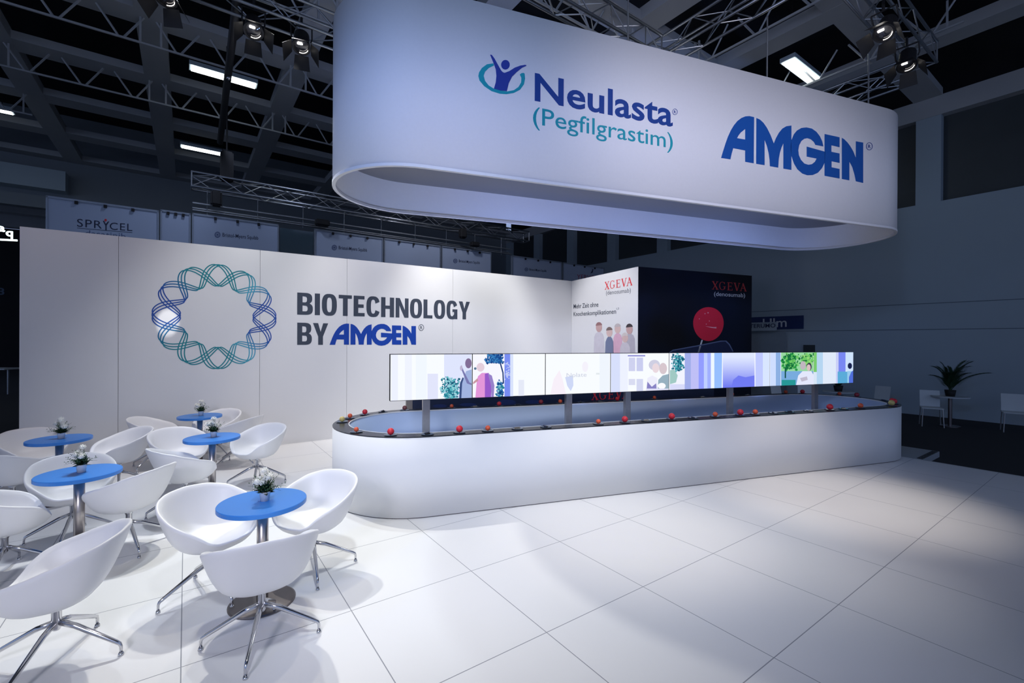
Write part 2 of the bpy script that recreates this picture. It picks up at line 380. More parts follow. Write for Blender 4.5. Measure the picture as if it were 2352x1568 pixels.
# ring emblem: interlaced waves, twelve lobes
def ring_emblem():
    c = PB.px(501, 727); ry = (PB.px(501, 606)[1] - PB.px(501, 848)[1]) / 2; rx = (PB.px(640, 727)[0] - PB.px(362, 727)[0]) / 2
    ro = (rx + ry) / 2; rm, am = ro * .795, ro * .205
    m = bpy.data.materials.new('emblem_teal_to_blue'); m.use_nodes = True; nt = m.node_tree; b = nt.nodes['Principled BSDF']
    g = nt.nodes.new('ShaderNodeTexCoord'); sx = nt.nodes.new('ShaderNodeSeparateXYZ'); nt.links.new(g.outputs['UV'], sx.inputs[0])
    rp = nt.nodes.new('ShaderNodeValToRGB'); nt.links.new(sx.outputs[0], rp.inputs[0]); nt.links.new(rp.outputs[0], b.inputs['Base Color'])
    tl, bl_, cy = lin(0, 130, 140) + (1,), lin(25, 75, 160) + (1,), lin(70, 165, 190) + (1,)
    el = rp.color_ramp.elements
    el[0].position = 0; el[0].color = bl_; el[1].position = 1; el[1].color = bl_
    for ps, cl in ((.06, bl_), (.12, cy), (.18, tl), (.33, tl), (.42, bl_), (.52, bl_), (.60, tl), (.78, tl), (.85, cy), (.92, bl_)):
        e = el.new(ps); e.color = cl
    k = 0
    for wave in (0, 1):
        for d in (-1, 0, 1):
            bm = bmesh.new(); uvl = bm.loops.layers.uv.new('UVMap'); N = 300; pr = []
            for i in range(N):
                t = 2 * pi * i / N; x = cos(6 * t + wave * pi)
                r = rm + am * math.tanh(1.15 * x) / math.tanh(1.15) 
                a = t - .055 * sin(12 * t) * .6 + d * radians(4.2) + pi / 2
                pr.append((r * cos(a), r * sin(a), (a / (2 * pi)) % 1))
            w = ro * .0095; vs = []
            for i in range(N):
                p, q, s = pr[i], pr[(i + 1) % N], pr[i - 1]
                tx, ty = q[0] - s[0], q[1] - s[1]; l = math.hypot(tx, ty); nx, ny = -ty / l * w, tx / l * w
                vs.append((bm.verts.new((c[0] + p[0] + nx, c[1] + p[1] + ny, k * 1e-4)), bm.verts.new((c[0] + p[0] - nx, c[1] + p[1] - ny, k * 1e-4)), p[2]))
            for i in range(N):
                a, b2 = vs[i], vs[(i + 1) % N]; fc = bm.faces.new((a[0], a[1], b2[1], b2[0]))
                for l in fc.loops: l[uvl].uv = (a[2], .5)
            k += 1
            bmesh.ops.transform(bm, matrix=PB.mtx(.002), verts=bm.verts)
            under(fin('ring_emblem_line', bm, m, None), bw)
ring_emblem()
def sup(cx, cy, rx, ry, a0, a1, n=28, e=2.7):
    out = []
    for i in range(n + 1):
        a = radians(a0 + (a1 - a0) * i / n); c, q = cos(a), sin(a)
        out.append((cx + rx * math.copysign(abs(c) ** (2 / e), c), cy + ry * math.copysign(abs(q) ** (2 / e), q)))
    return out
def rc(x0, y0, x1, y1): return [(x0, y0), (x1, y0), (x1, y1), (x0, y1)]
SB, TB = .225, .165      # stem and bar weight of the condensed capitals
def glyph(ch):
    if ch == 'I': return .225, [rc(0, 0, SB, 1)]
    if ch == 'T': return .62, [[(0, 1), (0, 1 - TB), (.31 - SB / 2, 1 - TB), (.31 - SB / 2, 0), (.31 + SB / 2, 0), (.31 + SB / 2, 1 - TB), (.62, 1 - TB), (.62, 1)]]
    if ch == 'E': return .54, [[(0, 0), (.54, 0), (.54, TB), (SB, TB), (SB, .42), (.49, .42), (.49, .42 + TB), (SB, .42 + TB), (SB, 1 - TB), (.53, 1 - TB), (.53, 1), (0, 1)]]
    if ch == 'L': return .52, [[(0, 0), (.52, 0), (.52, TB), (SB, TB), (SB, 1), (0, 1)]]
    if ch == 'H': return .68, [[(0, 0), (SB, 0), (SB, .42), (.68 - SB, .42), (.68 - SB, 0), (.68, 0), (.68, 1), (.68 - SB, 1), (.68 - SB, .42 + TB), (SB, .42 + TB), (SB, 1), (0, 1)]]
    if ch == 'N': return .70, [[(0, 0), (.2, 0), (.2, .62), (.48, 0), (.70, 0), (.70, 1), (.5, 1), (.5, .38), (.22, 1), (0, 1)]]
    if ch == 'Y': return .72, [[(.36 - SB / 2, 0), (.36 + SB / 2, 0), (.36 + SB / 2, .38), (.72, 1), (.48, 1), (.36, .6), (.24, 1), (0, 1), (.36 - SB / 2, .38)]]
    if ch == 'O': return .68, [sup(.34, .5, .34, .515, 0, 355), sup(.34, .5, .34 - SB, .515 - TB, 0, 355)]
    if ch == 'C': return .66, [sup(.34, .5, .34, .515, 22, 338) + [(.455, .33)] + sup(.34, .5, .34 - SB, .515 - TB, 325, 35) + [(.455, .66)]]
    if ch == 'G': return .68, [sup(.34, .5, .34, .515, 24, 300) + [(.53, .1), (.55, 0), (.68, 0), (.68, .54), (.37, .54), (.37, .39), (.47, .39), (.47, .26)] + sup(.34, .5, .34 - SB, .515 - TB, 305, 38) + [(.455, .66)]]
    if ch == 'B': return .67, [[(0, 0), (.34, 0)] + sup(.34, .27, .33, .27, -85, 60, 12) + [(.54, .53)] + sup(.33, .75, .31, .25, -50, 85, 12) + [(.34, 1), (0, 1)], [(SB, TB - .01), (.34, TB - .01)] + sup(.34, .285, .105, .13, -80, 80, 8) + [(SB, .42)], [(SB, .565), (.32, .565)] + sup(.32, .70, .095, .135, -80, 80, 8) + [(SB, .845)]]
def block_word(word, bl, br, tp, gap=.085):
    a, b, t = PB.px(*bl), PB.px(*br), PB.px(*tp); tot = sum(glyph(c)[0] for c in word) + gap * (len(word) - 1)
    k = (b[0] - a[0]) / tot; x = 0; ky = t[1] - a[1]
    for c in word:
        w, L = glyph(c)
        under(shape_on(PB, 'lettering', [[(a[0] + (x + p[0]) * k, a[1] + (b[1] - a[1]) * (x + p[0]) / tot + p[1] * ky) for p in lp] for lp in L], M_char, None, px=False), bw); x += w + gap
block_word('BIOTECHNOLOGY', (682.5, 722), (1079, 733.5), (682.5, 671.4))
block_word('BY', (682.5, 791.6), (753.5, 791.6), (682.5, 740.6), .05)

# AMGEN-style wordmark outlines traced in the plane of the sign: letter loops in units of the word's width
def zp(pts, ox=1620, oy=220, k=4.356): return [(ox + x / k, oy + y / k) for x, y in pts]
LOGO = [
 [zp([(157, 622), (178, 550), (200, 480), (225, 410), (255, 345), (285, 295), (320, 252), (360, 222), (400, 206), (440, 203), (487, 214), (483, 676), (398, 660), (398, 547), (278, 524), (262, 580), (250, 636)]),
  zp([(398, 332), (398, 438), (316, 424), (332, 395), (355, 366)])],
 [zp([(510, 222), (545, 238), (580, 270), (615, 320), (650, 390), (684, 477), (705, 425), (735, 370), (770, 328), (810, 304), (860, 298), (860, 742), (780, 729), (780, 475), (760, 520), (745, 570), (734, 630), (728, 719), (645, 704), (642, 640), (632, 570), (615, 500), (592, 440), (592, 694), (508, 680)])],
 [zp([(1180, 507), (1168, 455), (1145, 405), (1110, 360), (1065, 328), (1010, 316), (960, 322), (915, 348), (885, 385), (862, 440), (850, 520), (862, 605), (885, 675), (920, 735), (970, 778), (1020, 795), (1075, 792), (1125, 770), (1165, 725), (1195, 665), (1200, 560), (1013, 508), (1013, 608), (1113, 628), (1095, 660), (1065, 684), (1030, 690), (990, 678), (955, 640), (935, 595), (929, 545), (938, 495), (960, 452), (990, 430), (1020, 424), (1055, 435), (1085, 462), (1100, 491)])],
 [zp([(1192, 382), (1342, 415), (1342, 515), (1260, 495), (1260, 560), (1342, 577), (1342, 672), (1262, 655), (1262, 715), (1342, 732), (1342, 828), (1192, 800)])],
 [zp([(1365, 420), (1390, 436), (1420, 466), (1450, 505), (1480, 558), (1505, 622), (1505, 455), (1578, 468), (1578, 872), (1505, 855), (1492, 790), (1470, 715), (1440, 657), (1440, 846), (1365, 832)])],
]
# ------------------------------------------------------------------ hanging oval sign
A3 = radians(70.49); E3 = V((sin(A3), cos(A3), 0)); N3 = V((cos(A3), -sin(A3), 0))
DC, DL, DR, DZ0, DZ1 = V((2.303, 7.298, 0)), 7.674, .983, 3.867, 5.861
def stadium(c, L, R, e, n, k=28):
    p = [c + e * (L / 2) + (n * cos(pi * i / k) + e * sin(pi * i / k)) * R for i in range(k + 1)]
    return p + [c - e * (L / 2) + (-n * cos(pi * i / k) - e * sin(pi * i / k)) * R for i in range(k + 1)]
def ring_wall(bm, outer, inner, z0, z1):
    n = len(outer); q = [[bm.verts.new((p.x, p.y, z)) for p in s] for s, z in ((outer, z0), (outer, z1), (inner, z1), (inner, z0))]
    for i in range(n):
        j = (i + 1) % n
        for a, b in ((0, 1), (1, 2), (2, 3), (3, 0)): bm.faces.new((q[a][i], q[a][j], q[b][j], q[b][i]))
dr = empty('hanging_sign', DC + UP * DZ0, label='huge white oval fabric sign hanging over the counter with printed logos', cat='sign')
bm = bmesh.new(); ring_wall(bm, stadium(DC, DL, DR, E3, N3), stadium(DC, DL, DR - .03, E3, N3), DZ0, DZ1)
under(fin('fabric_shell', bm, M_fabric, None, True), dr)
bm = bmesh.new(); ring_wall(bm, stadium(DC, DL, DR + .006, E3, N3), stadium(DC, DL, DR - .036, E3, N3), DZ0 - .004, DZ0 + .03)
under(fin('bottom_rim', bm, M_fabric, None), dr)
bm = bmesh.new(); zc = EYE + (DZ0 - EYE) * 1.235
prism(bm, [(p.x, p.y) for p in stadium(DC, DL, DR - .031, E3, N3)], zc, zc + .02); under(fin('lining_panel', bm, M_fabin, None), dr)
for s in (-3.6, -1.2, 1.2, 3.4):
    for g in (-1, 1):
        p = DC + E3 * s + N3 * (g * (DR - .02)); bm = bmesh.new(); tube(bm, [(p.x, p.y, DZ1 - .02), (p.x, p.y, 6.78)], .012, 6); under(fin('hanging_cable', bm, M_alu, None), dr)
PD = Plane(DC + N3 * DR, E3, N3)
U(text_on, dr, PD, 'lettering', 'Neulasta', M_navy, None, (1228, 230), (1545, 290), (1228.5, 165), .018)
U(text_on, dr, PD, 'lettering', '(Pegfilgrastim)', M_teal, None, (1224, 284), (1545, 341), (1242.6, 246), .002)
for lp in LOGO: U(shape_on, dr, PD, 'wordmark_letter', lp, M_amg, None)
def reg(pl, e, m, cx, cy, r):
    U(shape_on, e, pl, 'registered_mark', [ell(cx, cy, r, r * 1.2), ell(cx, cy, r * .84, r * 1.02)], m, None)
    U(text_on, e, pl, 'registered_mark', 'R', m, None, (cx - r * .38, cy + r * .5), (cx + r * .42, cy + r * .6), (cx - r * .4, cy - r * .6), .01)
reg(PD, dr, M_navy, 1550, 257, 6); reg(PD, dr, M_navy, 1996.5, 336, 7.5)
z2 = lambda pts: zp(pts, 1080, 100, 4.704)
U(shape_on, dr, PD, 'logo_figure', [z2([(215, 125), (222, 121), (235, 128), (262, 165), (300, 235), (335, 295), (352, 312), (370, 318), (420, 300), (480, 262), (540, 240), (590, 232), (606, 236), (604, 243), (560, 262), (500, 310), (450, 360), (415, 430), (395, 515), (330, 510), (255, 488), (275, 420), (282, 350), (275, 280), (250, 210), (225, 150)])], M_figure, None, off=.004)
U(shape_on, dr, PD, 'logo_head', [z2(ell(380, 230, 47, 52))], M_figure, None)
U(shape_on, dr, PD, 'logo_ring', [z2([(250, 215), (180, 225), (125, 265), (95, 312), (87, 350), (100, 400), (150, 460), (230, 515), (320, 543), (390, 548), (470, 535), (540, 498), (580, 440), (592, 380), (588, 330), (580, 318), (555, 320), (535, 335), (552, 370), (550, 420), (520, 470), (470, 505), (400, 518), (330, 510), (255, 488), (200, 455), (160, 405), (145, 350), (160, 305), (200, 265), (255, 238)])], M_teal, None)
# same wordmark on the white wall, fitted to its own width and height there
def relogo(pl, e, m, x0, x1, base, top):
    D = [[[PD.px(*p) for p in lp] for lp in g] for g in LOGO]
    xs = [p[0] for g in D for l in g for p in l]; a, b = min(xs), max(xs)
    zb, zt = D[0][0][0][1], max(p[1] for p in D[0][0])
    # remove the small drift of the baseline
    dz = (D[4][0][8][1] - zb) / (b - a)
    for g in D:
        L = [[(x0 + (p[0] - a) / (b - a) * (x1 - x0), base + (p[1] - zb - dz * (p[0] - a)) / (zt - zb) * (top - base)) for p in l] for l in g]
        U(shape_on, e, pl, 'wordmark_letter', L, m, None, px=False)
relogo(PB, bw, M_amg2, PB.px(757, 791)[0], PB.px(955.5, 791)[0], PB.px(757, 791.6)[1], PB.px(800, 743)[1])
reg(PB, bw, M_char, 967.5, 752, 6.2)

# ------------------------------------------------------------------ corner display panels (white and black)
cA = W(WD, bR, 0); q1 = at(1466, 612, 3.606); q2 = at(1727, 633, 3.606)
cA = V((cA.x, cA.y, 0)); q1 = V((q1.x, q1.y, 0)); q2 = V((q2.x, q2.y, 0))
dW = (q1 - cA).normalized(); nW = V((dW.y, -dW.x, 0)) 
if nW.dot(EYEP - q1) < 0: nW = -nW
dB = (q2 - q1).normalized(); nB = V((dB.y, -dB.x, 0))
if nB.dot(EYEP - q1) < 0: nB = -nB
wp = empty('exhibit_poster', (cA + q1) / 2, label='white poster panel with red serif name, German slogan and five printed people', cat='display panel')
bm = bmesh.new(); prism(bm, [cA, q1, q1 - nW * .08, cA - nW * .08], 0, 3.606); under(fin('board', bm, M_wall, None), wp)
bp = empty('exhibit_poster', (q1 + q2) / 2, label='black poster panel with a printed red balloon', cat='display panel')
def navy_print():
    m = bpy.data.materials.new('black_to_navy_print'); m.use_nodes = True; nt = m.node_tree; b = nt.nodes['Principled BSDF']
    tc = nt.nodes.new('ShaderNodeTexCoord'); n = nt.nodes.new('ShaderNodeTexNoise'); n.inputs['Scale'].default_value = .45
    nt.links.new(tc.outputs['Object'], n.inputs['Vector']); r = nt.nodes.new('ShaderNodeValToRGB'); nt.links.new(n.outputs['Fac'], r.inputs[0])
    r.color_ramp.elements[0].position = .4; r.color_ramp.elements[0].color = (.004, .0045, .007, 1)
    r.color_ramp.elements[1].position = .75; r.color_ramp.elements[1].color = (.004, .010, .034, 1)
    nt.links.new(r.outputs[0], b.inputs['Base Color']); b.inputs['Roughness'].default_value = .6; b.inputs['Specular IOR Level'].default_value = .2; return m
M_print = navy_print()
bm = bmesh.new(); e_ = dB * .002; prism(bm, [q1 + e_, q2, q2 - nB * .08, q1 + e_ - nB * .08], 0, 3.606); under(fin('board', bm, M_print, None), bp)
PW, PK = Plane(cA, dW, nW), Plane(q1, dB, nB)
def stroke(a, b, w): # thick stroke between two points
    dx, dy = b[0] - a[0], b[1] - a[1]; l = math.hypot(dx, dy); nx, ny = -dy / l * w / 2, dx / l * w / 2
    return [(a[0] + nx, a[1] + ny), (b[0] + nx, b[1] + ny), (b[0] - nx, b[1] - ny), (a[0] - nx, a[1] - ny)]
def serif_word(pl, e, m, x0, x1, z0, z1):
    """X G E V A with thick and thin strokes and serifs, in a 5.3 x 1 box"""
    th, tn, sf = .17, .075, .05
    G = [[stroke((.12, 1), (.78, 0), th), stroke((.78, 1), (.12, 0), tn), stroke((-.02, .98), (.34, .98), sf), stroke((.6, .98), (.92, .98), sf), stroke((-.02, .02), (.3, .02), sf), stroke((.56, .02), (.95, .02), sf)],
         [[(1.5 + .46 * cos(radians(d)), .5 + .52 * sin(radians(d))) for d in range(40, 325, 12)] + [(1.5 + (.46 - .13 * abs(cos(radians(d / 2 - 90 + 90 - 0))) ** 0 * (.5 + .5 * abs(cos(radians(d))))) * cos(radians(d)), .5 + .46 * sin(radians(d))) for d in range(320, 35, -12)], stroke((1.84, .42), (1.84, .12), .15), stroke((1.62, .42), (2.02, .42), sf), stroke((1.84, .98), (1.84, .74), .05)],
         [stroke((2.42, 0), (2.42, 1), .16), stroke((2.24, .97), (2.98, .97), .06), stroke((2.24, .03), (3.02, .03), .06), stroke((2.42, .52), (2.82, .52), .06), stroke((2.96, 1), (2.96, .78), .05), stroke((3.0, 0), (3.0, .24), .05), stroke((2.82, .62), (2.82, .42), .05)],
         [stroke((3.36, 1), (3.72, 0), th), stroke((4.06, 1), (3.72, 0), tn), stroke((3.18, .98), (3.56, .98), sf), stroke((3.9, .98), (4.22, .98), sf)],
         [stroke((4.28, 0), (4.68, 1), tn), stroke((4.62, 1), (5.06, 0), th), stroke((4.4, .36), (4.88, .36), .06), stroke((4.14, .02), (4.44, .02), sf), stroke((4.84, .02), (5.22, .02), sf)]]
    k = (x1 - x0) / 5.24
    for g in G:
        me = None; bm = bmesh.new()
        for i, s in enumerate(g):
            mm = curve_mesh([[(x0 + (p[0] + .02) * k, z0 + p[1] * (z1 - z0)) for p in s]]); mm.transform(pl.mtx(.002 + i * 1e-5)); bm.from_mesh(mm); bpy.data.meshes.remove(mm)
        under(fin('serif_letter', bm, m, None), e)
def serif_px(pl, e, m, bl, br, tp): 
    a, b, t = pl.px(*bl), pl.px(*br), pl.px(*tp); serif_word(pl, e, m, a[0], b[0], (a[1] + b[1]) / 2, (a[1] + b[1]) / 2 + t[1] - a[1])
serif_px(PW, wp, M_red, (1389, 664), (1453, 656), (1389, 646.5))
U(text_on, wp, PW, 'lettering', '(denosumab)', M_grey, None, (1392, 677), (1449, 671), (1392, 667), 0)
U(text_on, wp, PW, 'lettering', 'Mehr Zeit ohne', M_char, None, (1317.5, 708.5), (1374.5, 704), (1317.5, 698), .005)
U(text_on, wp, PW, 'lettering', 'Knochenkomplikationen', M_char, None, (1317.5, 726), (1415, 720), (1317.5, 716), .005)
U(text_on, wp, PW, 'lettering', '1,2', M_grey, None, (1416, 711), (1422, 710), (1416, 706.5), 0)
serif_px(PK, bp, mat('lettering_dim_red', lin(190, 50, 45), .5, noise=.01), (1635, 664.5), (1715, 668.5), (1635, 646))
U(text_on, bp, PK, 'lettering', '(denosumab)', M_lgrey, None, (1640, 679), (1711, 682.5), (1640, 669), 0)
U(shape_on, bp, PK, 'printed_balloon', [[(1627 + 35 * cos(t) * (1 - .06 * sin(t)), 744 + 39 * sin(t)) for t in [2 * pi * i / 40 for i in range(40)]]], mat('balloon_red_print', lin(215, 30, 60), .4, noise=.15, nscale=1.2), None)
U(shape_on, bp, PK, 'printed_balloon_string', [[(1611, 780), (1614, 781), (1606, 809), (1602, 809)]], M_lgrey, None, off=.003)
bmx = [ell(1619, 720, 1.3, 1.3, 8), ell(1626, 718, 1.5, 1.5, 8), ell(1606, 732, 1, 1, 8), ell(1629, 737, 1, 1, 8), ell(1622, 744, 1, 1, 8), [(1620, 749), (1638, 751), (1645, 750.5), (1645, 754), (1634, 752.8)]]
for l in bmx: U(shape_on, bp, PK, 'printed_glint', [l], mat('print_pink', lin(236, 160, 172), .5, noise=.02), None, off=.004)
U(shape_on, bp, PK, 'printed_rounded_box', [[(1535, 810), (1545, 803), (1600, 793), (1655, 782), (1668, 782), (1676, 790), (1690, 830), (1530, 830)]], mat('print_navy', lin(18, 30, 66), .5, noise=.1), None, off=.003)
U(shape_on, bp, PK, 'printed_box_edge', [[(1534, 811), (1545, 803), (1600, 793), (1655, 782), (1668, 782), (1676, 790), (1684, 806), (1683, 808), (1674, 792), (1666, 784), (1655, 784.5), (1600, 795.5), (1546, 805)]], mat('print_steel_blue', lin(90, 105, 140), .5, noise=.1), None, off=.004)
skin, skin2 = mat('print_skin', lin(196, 160, 156), .6, noise=.1), mat('print_skin_light', lin(212, 182, 176), .6, noise=.1)
for hx, hy, r, hair, shirt, w in ((1376, 752, 7, (150, 110, 110), (205, 200, 208), 12), (1400, 763, 7, (120, 100, 95), (110, 120, 150), 10), (1419, 755, 7, (190, 180, 180), (215, 170, 190), 11), (1446, 756, 7.5, (60, 50, 55), (180, 175, 185), 13), (1436, 776, 7, (210, 200, 195), (205, 198, 205), 12)):
    o = .0025 + .001 * (hy > 770)
    U(shape_on, wp, PW, 'printed_body', [[(hx - w, 812), (hx - w + 1, hy + 22), (hx - w + 4, hy + 14), (hx - 3, hy + 10), (hx + 3, hy + 10), (hx + w - 4, hy + 14), (hx + w - 1, hy + 22), (hx + w, 812)]], mat('print_shirt_%d' % hx, lin(*shirt), .6, noise=.08, nscale=10), None, off=o)
    U(shape_on, wp, PW, 'printed_face', [ell(hx, hy, r, r * 1.5)], skin if hx in (1376, 1446) else skin2, None, off=o + .0008)
    U(shape_on, wp, PW, 'printed_hair', [ell(hx, hy - 4, r * 1.05, r * 1.2, 16, pi, 2 * pi)], mat('print_hair_%d' % hx, lin(*hair), .7, noise=.1), None, off=o + .0016)
# low dark board behind the counter
A4 = radians(70.5)
PL0 = at(948, 1010, 0); b0 = DC - N3 * 1.75
PLB = Plane(b0, E3, N3)
xl, xr = PLB.px(948, 900)[0], PLB.px(1640, 900)[0]
lb = empty('low_display_board', b0 + E3 * (xl + xr) / 2, label='low dark blue display board behind the counter with red serif letters', cat='display panel')
bm = bmesh.new(); prism(bm, [b0 + E3 * xl, b0 + E3 * xr, b0 + E3 * xr - N3 * .06, b0 + E3 * xl - N3 * .06], 0, 1.42); under(fin('board', bm, mat('dark_navy_print', (.012, .022, .06), .4, noise=.3, nscale=1.5), None), lb)
bm = bmesh.new(); prism(bm, [b0 + E3 * (xl - .11), b0 + E3 * (xl - .003), b0 + E3 * (xl - .003) - N3 * .1, b0 + E3 * (xl - .11) - N3 * .1], 0, 1.42); under(fin('end_post', bm, M_steel, None), lb)
serif_px(PLB, lb, M_red, (1358, 919), (1446, 914), (1358, 897))
for u, v, rx, ry in ((1075, 929, 19, 4), (1165, 924, 20, 7), (1225, 923, 18, 5), (1010, 932, 16, 4)):
    U(shape_on, lb, PLB, 'printed_ellipse', [ell(u, v, rx, ry)], mat('print_soft_blue', lin(28, 48, 100), .5, noise=.2), None)

# ------------------------------------------------------------------ oval counter
CA = radians(71.07); EC = V((sin(CA), cos(CA), 0)); NC = V((cos(CA), -sin(CA), 0))
CC, CL, CR, CZ, CWD = V((2.291, 7.218, 0)), 7.471, 1.033, .895, .188
ct = empty('oval_counter', CC, label='long white oval counter with a black top band and open middle', cat='counter')
bm = bmesh.new(); ring_wall(bm, stadium(CC, CL, CR, EC, NC), stadium(CC, CL, CR - .02, EC, NC), 0.012, CZ - .012); under(fin('outer_skirt', bm, M_white, None, True), ct)
bm = bmesh.new(); ring_wall(bm, stadium(CC, CL, CR - .012, EC, NC), stadium(CC, CL, CR - .03, EC, NC), 0, .02); under(fin('plinth', bm, M_darkst, None), ct)
bm = bmesh.new(); ring_wall(bm, stadium(CC, CL, CR, EC, NC), stadium(CC, CL, CR - CWD, EC, NC), CZ - .012, CZ); under(fin('top_band', bm, M_band, None), ct)
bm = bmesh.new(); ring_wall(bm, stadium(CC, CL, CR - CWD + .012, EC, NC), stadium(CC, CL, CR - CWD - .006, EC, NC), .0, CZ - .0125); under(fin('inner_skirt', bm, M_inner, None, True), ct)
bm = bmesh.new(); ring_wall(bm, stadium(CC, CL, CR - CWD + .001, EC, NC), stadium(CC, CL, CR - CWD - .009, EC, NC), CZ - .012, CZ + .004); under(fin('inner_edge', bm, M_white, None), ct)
for f in ct.children:
    if f.name.startswith(('outer_skirt', 'inner_skirt')): pass

# ------------------------------------------------------------------ row of screens on posts
SA = radians(69.77); ES = V((sin(SA), cos(SA), 0)); NS = V((cos(SA), -sin(SA), 0))
S0, SW, SZ0, SZ1 = V((-1.467, 5.513, 0)), 8.2 / 8, 1.211, 1.779
PS = Plane(S0, ES, NS)
random.seed(4)
def blobs(x0, y0, x1, y1, n, r, cols):
    out = []
    for _ in range(int(n * 2.2)):
        u = (x0 + x1) / 2 + (x1 - x0) * random.triangular(-.56, .56, 0) * random.choice((1, .9)); v = (y0 + y1) / 2 + (y1 - y0) * random.uniform(-.5, .5) * random.uniform(.75, 1.08)
        q = r * random.uniform(.25, .75); out.append(([(u + q * random.uniform(.6, 1.3) * cos(t), v + q * random.uniform(.6, 1.3) * sin(t)) for t in (.2, 1.3, 2.3, 3.4, 4.4, 5.4)], random.choice(cols)))
    return out
def sr(u0, u1, c, v0=800, v1=930): return ([(u0, v0), (u1, v0), (u1, v1), (u0, v1)], c)
TE, GR, DB = [(40, 130, 150), (90, 180, 190), (20, 90, 120), (150, 210, 220)], [(40, 150, 70), (110, 200, 100), (20, 110, 60), (150, 215, 120)], [(30, 90, 160), (60, 130, 190), (20, 60, 130)]
